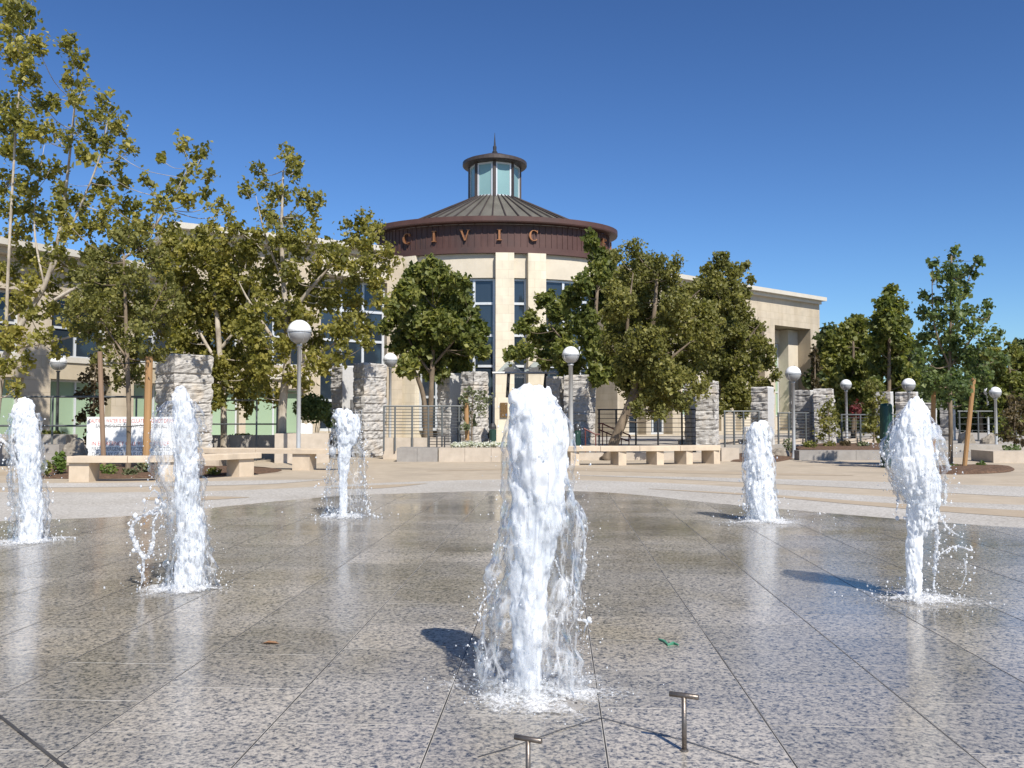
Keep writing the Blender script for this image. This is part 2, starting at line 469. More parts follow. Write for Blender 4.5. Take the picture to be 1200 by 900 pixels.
class MB:
    def __init__(s):
        s.v, s.f, s.uv, s.mi = [], [], [], []
    def face(s, pts, uv=None, m=0):
        i = len(s.v)
        s.v.extend([tuple(p) for p in pts])
        s.f.append(tuple(range(i, i + len(pts))))
        s.uv.append(uv or [(0, 0)] * len(pts))
        s.mi.append(m)
    def grid(s, rows, closed=False, m=0):
        """rows of points joined by quads"""
        i0 = len(s.v)
        nr, nc = len(rows), len(rows[0])
        for r in rows:
            s.v.extend([tuple(p) for p in r])
        for a in range(nr - 1):
            for b in range(nc if closed else nc - 1):
                c = (b + 1) % nc
                s.f.append((i0 + a * nc + b, i0 + a * nc + c, i0 + (a + 1) * nc + c, i0 + (a + 1) * nc + b))
                s.uv.append([(0, 0)] * 4)
                s.mi.append(m)
        return i0
    def cap(s, i0, n, flip=False, m=0):
        idx = list(range(i0, i0 + n))
        s.f.append(tuple(reversed(idx)) if flip else tuple(idx))
        s.uv.append([(0, 0)] * n)
        s.mi.append(m)
    def box(s, P, u0, u1, v0, v1, w0, w1, m=0):
        """P(u, v, w): u along, v up, w outwards"""
        def fc(q, uv):
            s.face([P(*x) for x in q], uv, m)
        fc([(u0, v0, w1), (u1, v0, w1), (u1, v1, w1), (u0, v1, w1)], [(u0, v0), (u1, v0), (u1, v1), (u0, v1)])
        fc([(u1, v0, w0), (u0, v0, w0), (u0, v1, w0), (u1, v1, w0)], [(u1, v0), (u0, v0), (u0, v1), (u1, v1)])
        fc([(u1, v0, w1), (u1, v0, w0), (u1, v1, w0), (u1, v1, w1)], [(w1, v0), (w0, v0), (w0, v1), (w1, v1)])
        fc([(u0, v0, w0), (u0, v0, w1), (u0, v1, w1), (u0, v1, w0)], [(w0, v0), (w1, v0), (w1, v1), (w0, v1)])
        fc([(u0, v1, w1), (u1, v1, w1), (u1, v1, w0), (u0, v1, w0)], [(u0, w1), (u1, w1), (u1, w0), (u0, w0)])
        fc([(u0, v0, w0), (u1, v0, w0), (u1, v0, w1), (u0, v0, w1)], [(u0, w0), (u1, w0), (u1, w1), (u0, w1)])
    def abox(s, c, size, rz=0.0, m=0, lean=(0, 0)):
        """box standing on c"""
        cz, sz = math.cos(rz), math.sin(rz)
        def P(u, v, w):
            return Vector((c[0] + u * cz + w * sz + lean[0] * v, c[1] + u * sz - w * cz + lean[1] * v, c[2] + v))
        s.box(P, -size[0] / 2, size[0] / 2, 0, size[2], -size[1] / 2, size[1] / 2, m)
    def tube(s, pts, rad, n=6, caps=True, m=0):
        pts = [Vector(p) for p in pts]
        if not hasattr(rad, '__len__'):
            rad = [rad] * len(pts)
        rows = []
        ref = None
        for i, p in enumerate(pts):
            t = (pts[min(i + 1, len(pts) - 1)] - pts[max(i - 1, 0)])
            if t.length < 1e-9: t = Vector((0, 0, 1))
            t.normalize()
            if ref is None:
                ref = Vector((1, 0, 0)) if abs(t.x) < .8 else Vector((0, 1, 0))
            a = (ref - t * ref.dot(t))
            if a.length < 1e-6: a = t.orthogonal()
            a.normalize()
            ref = a
            b = t.cross(a)
            rows.append([p + (a * math.cos(2 * math.pi * k / n) + b * math.sin(2 * math.pi * k / n)) * rad[i] for k in range(n)])
        i0 = s.grid(rows, True, m)
        if caps:
            s.cap(i0, n, True, m)
            s.cap(i0 + (len(rows) - 1) * n, n, False, m)
    def lathe(s, c, prof, n=16, m=0, sy=1.0):
        """prof [(r, z)] bottom to top around c"""
        rows = [[Vector((c[0] + r * math.cos(2 * math.pi * k / n), c[1] + sy * r * math.sin(2 * math.pi * k / n), c[2] + z)) for k in range(n)] for r, z in prof]
        i0 = s.grid(rows, True, m)
        if prof[0][0] > 1e-4: s.cap(i0, n, True, m)
        if prof[-1][0] > 1e-4: s.cap(i0 + (len(rows) - 1) * n, n, False, m)
    def ball(s, c, r, n=10, k=6, m=0, sz=1.0):
        s.lathe(c, [(max(1e-5, r * math.sin(math.pi * i / k)), -r * sz * math.cos(math.pi * i / k)) for i in range(k + 1)], n, m)
    def build(s, name, mat, parent=None, smooth=False):
        me = bpy.data.meshes.new(name)
        off = root_loc(parent) if parent is not None else Vector((0, 0, 0))
        V = np.array(s.v, dtype=np.float64).reshape(-1, 3) - np.array(off)
        me.from_pydata(V.tolist(), [], s.f)
        uvl = me.uv_layers.new(name='UVMap')
        flat = [c for fu in s.uv for p in fu for c in p]
        uvl.data.foreach_set('uv', flat)
        mats = mat if isinstance(mat, (list, tuple)) else [mat]
        for x in mats:
            me.materials.append(x)
        if len(mats) > 1:
            me.polygons.foreach_set('material_index', s.mi)
        if smooth:
            me.polygons.foreach_set('use_smooth', [True] * len(me.polygons))
        me.update()
        o = bpy.data.objects.new(name, me)
        COL.objects.link(o)
        if parent is not None:
            o.parent = parent
        return o

def copy_thing(root, loc, label=None):
    c = root.copy()
    COL.objects.link(c)
    c.location = loc
    if label: c['label'] = label
    for ch in root.children:
        d = ch.copy(); COL.objects.link(d); d.parent = c
        for g in ch.children:
            e = g.copy(); COL.objects.link(e); e.parent = d
    return c

def sheet(name, pts, mat, kind='structure', z=0.0):
    b = MB()
    b.face([(p[0], p[1], z) for p in pts])
    return tag(b.build(name, mat), kind=kind)

def catmull(pts, n=8):
    P = [Vector(p) for p in pts]
    out = []
    for i in range(len(P) - 1):
        p0, p1, p2, p3 = P[max(i - 1, 0)], P[i], P[i + 1], P[min(i + 2, len(P) - 1)]
        for k in range(n):
            t = k / n
            out.append(.5 * ((2 * p1) + (p2 - p0) * t + (2 * p0 - 5 * p1 + 4 * p2 - p3) * t * t + (3 * p1 - p0 - 3 * p2 + p3) * t ** 3))
    out.append(P[-1])
    return out

# ------------------------------------------------------------------ the setting: ground
b = MB()
b.face([(-900, -300, -.004), (900, -300, -.004), (900, 2500, -.004), (-900, 2500, -.004)])
tag(b.build('ground', M['asphalt']), kind='structure')
sheet('plaza_paving', [(-60, -12), (60, -12), (60, 43 * K), (-60, 43 * K)], M['concrete'], z=0.0)

edge_px = [(0, 612), (150, 606), (240, 597), (330, 588), (400, 582), (480, 579), (540, 577), (600, 576), (690, 577), (760, 582), (830, 590), (920, 598), (1000, 605), (1100, 613), (1200, 620)]
edge = [ground(*p) for p in edge_px]
edge = [Vector((-14.0, 7.0, 0)), Vector((-9.6, 9.6, 0))] + edge + [Vector((9.2, 8.2, 0)), Vector((13.0, 4.0, 0))]
edge = catmull(edge, 6)
upper_px = [(0, 577), (150, 577), (300, 574), (450, 566), (600, 562), (750, 565), (900, 573), (1050, 583), (1200, 592)]
upper = catmull([Vector((-24, 15.5, 0))] + [ground(*p) for p in upper_px] + [Vector((22, 6.5, 0))], 6)
sheet('aggregate_band', list(edge) + list(reversed(upper)), M['aggregate'], z=.004)
def band(name, up, lo, mat, z):
    sheet(name, catmull([ground(*p) for p in up], 5) + list(reversed(catmull([ground(*p) for p in lo], 5))), mat, z=z)
band('aggregate_band', [(-60, 566), (120, 566), (300, 563), (380, 562)], [(-60, 572), (120, 571), (300, 568), (380, 562.4)], M['aggregate'], .004)
band('aggregate_band', [(680, 557), (800, 559), (1000, 564), (1300, 574)], [(680, 557.4), (800, 562), (1000, 572), (1300, 588)], M['aggregate'], .004)
band('ochre_band', [(170, 583.5), (230, 582), (292, 583)], [(170, 586.5), (230, 587), (292, 583.4)], M['tansliver'], .008)
band('ochre_band', [(380, 572), (440, 569), (500, 566.8)], [(380, 572.5), (440, 573), (500, 567.2)], M['tansliver'], .008)
band('ochre_band', [(760, 573), (900, 580), (1040, 590), (1240, 601)], [(760, 573.3), (900, 582.5), (1040, 595), (1240, 610)], M['tansliver'], .008)
band('ochre_band', [(500, 552), (640, 548), (860, 553), (1000, 557)], [(500, 552.3), (640, 551), (860, 556), (1000, 557.4)], M['tansliver'], .004)
band('ochre_band', [(-40, 553), (120, 553), (330, 554)], [(-40, 557), (120, 557), (330, 554.4)], M['tansliver'], .004)

# splash pad: dark bed with real granite slabs on it, cut by the pad's edge
pad_pts = [Vector((-14.0, -3, 0))] + list(edge) + [Vector((13.0, -3, 0))]
M['mortar'] = noisy('pale_mortar', (.34, .31, .27), (.78, .74, .67), 1.6, .7, .1, 60)
sheet('splash_pad_bed', pad_pts, M['mortar'], z=.0152)
ANG = math.atan(53.0 / F)          # the joints run a little to the right of straight ahead
ga, gb = Vector((math.cos(ANG), -math.sin(ANG))), Vector((math.sin(ANG), math.cos(ANG)))
SU, SV, GAP = .535 * HC, .80 * K, .010
U0 = .144 * HC
px_ = np.array([p.x for p in edge]); py_ = np.array([p.y for p in edge])
def edge_y(x): return float(np.interp(x, px_, py_))
V, Fc, T = [], [], []
trn = random.Random(5)
for i in range(-22, 22):
    off = trn.random() * SV
    u_a, u_b = U0 + (i + 0) * SU + GAP / 2 - .0, U0 + (i + 1) * SU - GAP / 2
    g2 = .0028
    for j in range(-5, 30):
        v_a, v_b = j * SV + off + g2, (j + 1) * SV + off - g2
        q = [ga * u_a + gb * v_a, ga * u_b + gb * v_a, ga * u_b + gb * v_b, ga * u_a + gb * v_b]
        if q[0].y < -2.5 or min(p.x for p in q) < -13.2 or max(p.x for p in q) > 12.2: continue
        lim = [edge_y(p.x) - .02 for p in q]
        if q[0].y > lim[0] and q[1].y > lim[1]: continue
        if q[2].y > lim[2] or q[3].y > lim[3] or q[0].y > lim[0] or q[1].y > lim[1]:
            # clip: sample the edge across the slab
            n = 6
            top = []
            for k in range(n + 1):
                t = 1 - k / n
                pt = q[3] + (q[2] - q[3]) * t; pb = q[0] + (q[1] - q[0]) * t
                y = min(pt.y, edge_y(pt.x) - .02)
                y = max(y, pb.y + .001)
                top.append(Vector((pt.x, y)))
            q = [q[0], q[1]] + top
        i0 = len(V)
        zt = .016 + trn.uniform(-.0003, .0003)
        V += [(p.x, p.y, zt) for p in q]
        Fc.append(tuple(range(i0, i0 + len(q))))
        T.append(trn.random())
me = bpy.data.meshes.new('splash_pad_paving')
me.from_pydata(V, [], Fc)
me.attributes.new('tint', 'FLOAT', 'FACE').data.foreach_set('value', T)
me.materials.append(M['granite'])
pad = bpy.data.objects.new('splash_pad_paving', me)
COL.objects.link(pad)
tag(pad, kind='structure')
PADZ = .016
def gp(px, py): return ground(px, py, PADZ)

b = MB()
for i in range(-13, 14):                                  # dark open joints between the slab rows
    u = U0 + i * SU
    v1 = 30.0
    for k in range(300):
        v = -3 + k * .1
        p = ga * u + gb * v
        if p.x < -13 or p.x > 12 or p.y > edge_y(p.x) - .03:
            if v > 3: v1 = v; break
    p0, p1 = ga * u + gb * -2.0, ga * u + gb * v1
    if abs(p1.x) > 13.5: continue
    n = ga * .0034
    b.face([(p0.x - n.x, p0.y - n.y, .0156), (p0.x + n.x, p0.y + n.y, .0156), (p1.x + n.x, p1.y + n.y, .0156), (p1.x - n.x, p1.y - n.y, .0156)])
tag(b.build('open_joints', M['joint']), kind='structure')

# cut joints round the nozzles, and dark drain slots
def slot(pts, w, z=.0195, m='joint'):
    b = MB()
    for p, q in zip(pts[:-1], pts[1:]):
        p, q = Vector(p), Vector(q)
        n = Vector((-(q - p).y, (q - p).x, 0)).normalized() * w / 2
        b.face([p - n + Vector((0, 0, z - p.z)), q - n + Vector((0, 0, z - q.z)), q + n + Vector((0, 0, z - q.z)), p + n + Vector((0, 0, z - p.z))])
    return b
b = slot([gp(-60, 795), gp(0, 840), gp(71, 896), gp(110, 925)], .014)
c = slot([gp(560, 888), gp(600, 876), gp(660, 855), gp(706, 842), gp(800, 868), gp(890, 897)], .006)
b.v += c.v; n0 = len(b.v) - len(c.v)
b.f += [tuple(i + n0 for i in f) for f in c.f]; b.uv += c.uv; b.mi += c.mi
tag(b.build('drain_joints', M['joint']), kind='structure')

# raised terrace behind the plaza
TZ = .36
b = MB()
b.face([(-60, 43 * K, TZ), (60, 43 * K, TZ), (60, 140 * K, TZ), (-60, 140 * K, TZ)])
b.face([(-60, 43 * K, -.01), (60, 43 * K, -.01), (60, 43 * K, TZ), (-60, 43 * K, TZ)])
tag(b.build('terrace_ground', M['greycon']), kind='structure')

# ------------------------------------------------------------------ the civic building
bld = thing('civic_building', (-1.5, 62 * K, 0), 'cream stone civic building with a brown copper rotunda and glass lantern', 'building')

def frame_of(A, B):
    A, B = Vector(A), Vector(B)
    d = (B - A); Ln = d.length; d.normalize()
    n = Vector((d.y, -d.x))
    def P(u, v, w):
        q = A + d * u + n * w
        return Vector((q.x * K, q.y * K, v * K))
    return P, Ln

def wall_with_openings(P, L, z0, z1, ops, mat, t=.9, name='wall'):
    us = sorted({0, L} | {o[0] for o in ops} | {o[1] for o in ops})
    vs = sorted({z0, z1} | {o[2] for o in ops} | {o[3] for o in ops})
    b = MB()
    for i in range(len(us) - 1):
        for j in range(len(vs) - 1):
            u, v = (us[i] + us[i + 1]) / 2, (vs[j] + vs[j + 1]) / 2
            if any(o[0] < u < o[1] and o[2] < v < o[3] for o in ops): continue
            q = [(us[i], vs[j]), (us[i + 1], vs[j]), (us[i + 1], vs[j + 1]), (us[i], vs[j + 1])]
            b.face([P(x, y, 0) for x, y in q], [(x * K, y * K) for x, y in q])
    for u0, u1, v0, v1 in ops:
        b.face([P(u0, v0, 0), P(u0, v1, 0), P(u0, v1, -t), P(u0, v0, -t)])
        b.face([P(u1, v1, 0), P(u1, v0, 0), P(u1, v0, -t), P(u1, v1, -t)])
        b.face([P(u0, v1, 0), P(u1, v1, 0), P(u1, v1, -t), P(u0, v1, -t)])
        b.face([P(u1, v0, 0), P(u0, v0, 0), P(u0, v0, -t), P(u1, v0, -t)])
    # ends and back
    b.face([P(0, z0, 0), P(0, z1, 0), P(0, z1, -9), P(0, z0, -9)], [(0, z0), (0, z1), (9, z1), (9, z0)])
    b.face([P(L, z1, 0), P(L, z0, 0), P(L, z0, -9), P(L, z1, -9)], [(0, z1), (0, z0), (9, z0), (9, z1)])
    return b.build(name, mat, bld)

def window(P, u0, u1, v0, v1, nx, ny, glass, depth=.5, fr=.11, fm='frame', lower=None, split=None):
    b = MB()
    w1, w0 = -depth + .08, -depth - .06
    b.box(P, u0, u0 + fr, v0, v1, w0, w1); b.box(P, u1 - fr, u1, v0, v1, w0, w1)
    b.box(P, u0 + fr, u1 - fr, v0, v0 + fr, w0, w1); b.box(P, u0 + fr, u1 - fr, v1 - fr, v1, w0, w1)
    for k in range(1, nx):
        u = u0 + (u1 - u0) * k / nx
        b.box(P, u - fr / 2, u + fr / 2, v0 + fr, v1 - fr, w0, w1)
    for k in range(1, ny):
        v = v0 + (v1 - v0) * k / ny
        b.box(P, u0 + fr, u1 - fr, v - fr / 2, v + fr / 2, w0 + .01, w1 - .01)
    f = b.build('window', M[fm], bld)
    g = MB()
    g.face([P(u0, v0, -depth), P(u1, v0, -depth), P(u1, v1, -depth), P(u0, v1, -depth)], [(0, 0), (1, 0), (1, 1), (0, 1)])
    g.build('pane', M[glass], f)
    return f

def cornice(P, L, z, over=.9, th=.38, back=9, name='cornice', ext=(0, 0), mat='trim'):
    b = MB()
    b.box(P, -ext[0], L + ext[1], z + .003, z + th, -back, over)
    b.box(P, -ext[0] + .25, L + ext[1] - .25, z - .28, z, -1, over * .45)
    return b.build(name, M[mat], bld)

# left wing, running from near left towards the rotunda
P, L = frame_of((-31.0, 30.0), (-18.7, 52.6))
pitch = 4.9
ops, wins = [], []
k0 = L - .9
for k in range(5):
    u1 = k0 - k * pitch; u0 = u1 - 3.5
    if u0 < .5: break
    ops += [(u0, u1, .62, 3.75), (u0, u1, 4.9, 8.0)]
    wins.append((u0, u1))
wall_with_openings(P, L, .3, 9.9, ops, M['stonewall'])
cornice(P, L, 9.9, 1.1, .34)
for u0, u1 in wins:
    window(P, u0, u1, .62, 3.75, 2, 1, 'glass_green', .6, .1, 'frame')
    window(P, u0, u1, 4.9, 8.0, 2, 2, 'glass_dark', .7, .12)
    b = MB(); b.box(P, u0 - .15, u1 + .15, 4.62, 4.9, -.2, .14); b.build('window_sill', M['trim'], bld)
    b = MB(); b.box(P, u0 - .02, u1 + .02, 3.76, 4.61, -.5, .06); b.build('spandrel', M['plaster_dark'], bld)

# taller block between the left wing and the rotunda
P, L = frame_of((-18.8, 50.6), (-7.2, 58.1))
ops = [(1.0, 3.2, .62, 3.6), (3.6, 7.2, .62, 3.6), (1.0, 3.2, 5.0, 8.6), (3.6, 7.2, 5.0, 8.6), (8.2, 12.7, 1.0, 10.6)]
wall_with_openings(P, L, .3, 12.5, ops, M['stonewall'])
cornice(P, L, 12.5, .95, .34, ext=(.8, -1.5))
for o in ops[:2]: window(P, *o, 2 if o[1] - o[0] > 3 else 1, 1, 'glass_green', .55, .1)
for o in ops[2:4]: window(P, *o, 2, 2, 'glass_dark', .7, .12)
window(P, *ops[4], 3, 5, 'glass_dark', .5, .16)
b = MB(); b.box(P, 7.6, 12.4, 10.65, 11.9, .02, .75); b.build('entablature', M['plaster'], bld)
b = MB(); b.box(P, .6, 7.5, 4.15, 4.4, .0, .18); b.build('string_course', M['trim'], bld)

# right wing, running away to the right
RA, RB = (7.6, 63.9), (28.15, 80.85)
P, L = frame_of(RA, RB)
def upx(px):
    """position along the right wing seen at pixel column px"""
    best, bu = 1e9, 0
    for k in range(600):
        u = L * k / 600
        q = P(u, 0, 0)
        e = abs(600 + q.x / q.y * F - px)
        if e < best: best, bu = e, u
    return bu
ops = [(upx(909), upx(951), .8, 9.9), (upx(862), upx(897), .8, 9.9), (upx(800), upx(845), .8, 9.9)]
doors = [(upx(737), upx(757), .6, 4.4), (upx(763), upx(788), .6, 4.4), (upx(740), upx(785), 6.2, 9.6)]
wall_with_openings(P, L, .3, 12.5, ops + doors, M['stonewall'], t=2.6)
for o in doors: window(P, *o, 2, 2, 'glass_dark', 1.0, .14)
cornice(P, L, 12.5, .7, .34, ext=(0, .12))
for o in ops:
    window(P, o[0] + .9, o[1] - 1.6, 2.0, 8.6, 2, 3, 'glass_green', 2.4, .14)
    b = MB()
    b.box(P, o[0] + .03, o[1] - .03, 8.65, 9.85, -2.55, -2.2)
    b.box(P, o[1] - 1.55, o[1] - .02, .8, 9.85, -2.55, -1.3)
    b.box(P, o[0] + .03, o[0] + .85, .8, 8.63, -2.55, -2.1)
    b.box(P, o[0] + .9, o[1] - 1.6, .8, 1.95, -2.55, -2.2)
    b.build('recessed_wall', M['plaster'], bld)
b = MB()
q = P(L + .2, 8.6, -.4)
b.tube([q, q + Vector((.45, .2, .02))], .05, 6)
b.build('floodlight_bracket', M['iron'], bld)

# rotunda: slightly flattened drum
RC = Vector((-1.32, 62.0)); EA, EB = 8.08, 4.65
def ell(th, s=1.0, a=EA, b_=EB, ad=0.0):
    return Vector((RC.x + (a * s + ad) * math.sin(th), RC.y - (b_ * s + ad) * math.cos(th)))
def th_at(px, s=1.0):
    best, bt = 1e9, 0
    for k in range(-900, 901):
        t = math.pi / 2 * k / 900
        q = ell(t, s)
        e = abs(600 + q.x / q.y * F - px)
        if e < best: best, bt = e, t
    return bt
def ring(b, prof, n=96, t0=-math.pi, t1=math.pi):
    """prof of (offset outwards, z) swept round the drum"""
    rows = []
    for k in range(n + 1):
        t = t0 + (t1 - t0) * k / n
        r = []
        for ad, z in prof:
            q = ell(t, 1.0, ad=ad)
            r.append(Vector((q.x * K, q.y * K, z * K)))
        rows.append(r)
    for i in range(n):
        for j in range(len(prof) - 1):
            u = EA * (t0 + (t1 - t0) * i / n); u2 = EA * (t0 + (t1 - t0) * (i + 1) / n)
            b.face([rows[i][j], rows[i + 1][j], rows[i + 1][j + 1], rows[i][j + 1]], [(u * K, prof[j][1] * K), (u2 * K, prof[j][1] * K), (u2 * K, prof[j + 1][1] * K), (u * K, prof[j + 1][1] * K)])

b = MB(); ring(b, [(-.15, 10.95), (-.15, 12.62)]); b.build('rotunda_wall', M['plaster'], bld)
b = MB(); ring(b, [(-.6, 12.55), (.12, 12.55), (.12, 12.95), (.04, 12.95), (.04, 14.45), (-.4, 14.46)]); b.build('copper_fascia', M['copper'], bld)
b = MB()
for k in range(60):                                     # standing seams of the fascia
    t = -math.pi / 2 + math.pi * k / 59
    q0, q1 = ell(t - .004, ad=.0), ell(t + .004, ad=.0)
    q2, q3 = ell(t + .004, ad=.085), ell(t - .004, ad=.085)
    for (x, y) in ((q0, q3), (q3, q2), (q2, q1)):
        b.face([(x.x * K, x.y * K, 12.96 * K), (y.x * K, y.y * K, 12.96 * K), (y.x * K, y.y * K, 14.44 * K), (x.x * K, x.y * K, 14.44 * K)])
b.build('fascia_seams', M['copper'], bld)
b = MB(); ring(b, [(.0, 14.47), (.62, 14.47), (.66, 14.55), (.66, 14.86), (.45, 14.9), (.2, 14.9), (.2, 14.5)]); b.build('roof_brim', M['copper'], bld)
LANT = (RC.x + .10, RC.y)
LR = 1.75
b = MB()
rows = []
NR = 44
for k in range(NR + 1):
    t = 2 * math.pi * k / NR
    q = ell(t, ad=-.25)
    rows.append((Vector((q.x * K, q.y * K, 14.50 * K)), Vector(((LANT[0] + LR * .98 * math.sin(t)) * K, (LANT[1] - LR * .98 * math.cos(t)) * K, 17.12 * K))))
for k in range(NR):
    b.face([rows[k][0], rows[k + 1][0], rows[k + 1][1], rows[k][1]])
b.build('conical_roof', M['copperroof'], bld)
b = MB()
for k in range(NR):
    if k % 1 == 0:
        p, q = rows[k]
        n = Vector((0, 0, .05))
        b.tube([p + n, q + n], [.045, .03], 4)
b.build('roof_seams', M['copperdark'], bld)

# lantern on the roof
LZ0, LZ1 = 16.7, 19.45
lx, ly = LANT[0] * K, LANT[1] * K
NL = 8
def lp(k, r, z, off=0.0):
    t = 2 * math.pi * (k + .5) / NL + off
    return Vector((lx + r * K * math.sin(t), ly - r * K * math.cos(t), z * K))
for k in range(NL):
    p, q = lp(k - .5, LR, 0), lp(k + .5, LR, 0)
    A2, B2 = Vector((p.x / K, p.y / K)), Vector((q.x / K, q.y / K))
    Pl, Ll = frame_of(A2, B2)
    b = MB()
    f_ = .11
    for (u0, u1, v0, v1) in ((.1, .1 + f_, LZ0, LZ1), (Ll - .1 - f_, Ll - .1, LZ0, LZ1), (.1 + f_, Ll - .1 - f_, LZ0, LZ0 + .5), (.1 + f_, Ll - .1 - f_, LZ1 - .12, LZ1)):
        b.box(Pl, u0, u1, v0, v1, -.06, .05)
    f = b.build('lantern_window', M['frame'], bld)
    g = MB(); g.face([Pl(.1, LZ0, 0), Pl(Ll - .1, LZ0, 0), Pl(Ll - .1, LZ1, 0), Pl(.1, LZ1, 0)]); g.build('pane', M['glass_teal'], f)
    b = MB(); b.box(Pl, -.1, .1, LZ0 - .1, LZ1 + .03, -.12, .10); b.build('lantern_post', M['copperdark'], bld)
b = MB()
b.lathe((lx, ly, 0), [(LR * 1.02 * K, (LZ1 + .01) * K), (2.2 * K, (LZ1 + .05) * K), (2.27 * K, (LZ1 + .12) * K), (2.27 * K, (LZ1 + .34) * K), (2.1 * K, (LZ1 + .42) * K), (.9 * K, 20.3 * K), (.22 * K, 20.5 * K), (.13 * K, 20.55 * K)], 40)
b.build('lantern_roof', M['copperdark'], bld)
b = MB()
b.lathe((lx, ly, 0), [(.17 * K, 20.5 * K), (.2 * K, 20.62 * K), (.12 * K, 20.72 * K), (.13 * K, 21.0 * K), (.07 * K, 21.1 * K), (.012 * K, 22.0 * K)], 10)
b.build('finial', M['iron'], bld)

# stone piers and glazing of the drum
def radial(t, ad=0.0):
    q = ell(t, ad=ad)
    n = Vector((EB * math.sin(t), -EA * math.cos(t))).normalized()
    return q, n
for pc, wd in ((479, 1.15), (591.5, 1.2), (628.5, 1.2)):
    t = th_at(pc)
    q, n = radial(t)
    d = Vector((-n.y, n.x))
    Pp, Lp = frame_of(q - d * wd / 2 + n * .0, q + d * wd / 2)
    b = MB(); b.box(Pp, 0, wd, .3, 12.54, -.9, .3 if pc != 479 else .15)
    b.v = [tuple(x) for x in b.v]
    b.uv = [[(x * K, y * K) for x, y in f] for f in b.uv]
    b.build('stone_pier', M['limestone'], bld)
def drum_window(px0, px1, z0, z1, nx, zs):
    t0, t1 = th_at(px0), th_at(px1)
    b, g = MB(), MB()
    ad = -.42
    n = max(4, nx * 3)
    for k in range(n):
        a, c = t0 + (t1 - t0) * k / n, t0 + (t1 - t0) * (k + 1) / n
        p, q = ell(a, ad=ad), ell(c, ad=ad)
        g.face([(p.x * K, p.y * K, z0 * K), (q.x * K, q.y * K, z0 * K), (q.x * K, q.y * K, z1 * K), (p.x * K, p.y * K, z1 * K)])
        Pp, Lp = frame_of(p, q)
        for z in [z0 + .08] + zs + [z1 - .08]:
            b.box(Pp, 0, Lp, z - .08, z + .08, -.05, .08)
    for k in range(nx + 1):
        t = t0 + (t1 - t0) * k / nx
        q, nn = radial(t, ad)
        d = Vector((-nn.y, nn.x))
        Pp, Lp = frame_of(q - d * .08, q + d * .08)
        b.box(Pp, 0, Lp, z0, z1, -.06, .1)
    f = b.build('window', M['frame'], bld)
    g.build('pane', M['glass_dark'], f)
drum_window(488, 579, 1.0, 10.95, 4, [3.2, 5.2, 7.2, 9.3])
drum_window(602.5, 617.5, 1.0, 10.95, 1, [3.2, 5.2, 7.2, 9.3])
drum_window(640, 700, 1.0, 10.95, 3, [3.2, 5.2, 7.6, 9.6])
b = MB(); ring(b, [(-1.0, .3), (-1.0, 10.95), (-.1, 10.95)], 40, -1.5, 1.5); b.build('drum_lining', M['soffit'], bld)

# raised copper letters on the fascia: CIVIC CEN... running on round the drum
def letter(ch):
    """strokes as polygons in a unit box, x to the right"""
    def bar(x0, y0, x1, y1): return [(x0, y0), (x1, y0), (x1, y1), (x0, y1)]
    if ch == 'I':
        return [bar(-.09, .07, .09, .93), bar(-.22, 0, .22, .07), bar(-.22, .93, .22, 1)]
    if ch == 'V':
        return [[(-.06, 0), (.06, 0), (-.24, .93), (-.42, .93)], [(.0, 0), (.08, 0), (.36, .93), (.28, .93)], bar(-.52, .93, -.16, 1), bar(.16, .93, .48, 1)]
    if ch == 'C':
        out = []
        n = 14
        for k in range(n):
            a0, a1 = R(48 + 264 * k / n), R(48 + 264 * (k + 1) / n)
            def pt(a, r, inner):
                wx = .46 if not inner else .46 - .06 - .13 * abs(math.cos(a))
                wy = .5 if not inner else .5 - .06
                return (wx * math.cos(a), .5 + wy * math.sin(a))
            out.append([pt(a0, 1, True), pt(a0, 1, False), pt(a1, 1, False), pt(a1, 1, True)])
        out.append(bar(.27, .70, .34, .95))
        return out
    if ch == 'E':
        return [bar(-.24, .0, -.08, 1), bar(-.08, 0, .30, .07), bar(-.08, .93, .28, 1), bar(-.08, .47, .16, .54), bar(.23, .07, .30, .24), bar(.21, .76, .28, .93), bar(-.34, 0, -.24, .06), bar(-.34, .94, -.24, 1)]
    if ch == 'N':
        return [bar(-.34, 0, -.26, 1), bar(.28, 0, .36, 1), [(-.40, 1), (-.24, 1), (.36, 0), (.24, 0)], bar(-.46, 0, -.14, .06)]
for ch, px, in (('C', 478, ), ('I', 509), ('V', 545), ('I', 585), ('C', 625), ('C', 689), ('E', 706), ('N', 715)):
    t = th_at(px)
    q, n = radial(t, .04)
    d = Vector((-n.y, n.x))
    H = .72
    Pp, Lp = frame_of(q, q + d)
    b = MB()
    zb = 13.36
    for i, poly in enumerate(letter(ch)):
        w1 = .19 + .002 * i
        top = [Pp(x * H, zb + y * H, w1) for x, y in poly]
        bot = [Pp(x * H, zb + y * H, .05) for x, y in poly]
        b.face(top)
        for k in range(len(poly)):
            k2 = (k + 1) % len(poly)
            b.face([top[k], bot[k], bot[k2], top[k2]])
    b.build('letter', M['letter'], bld)

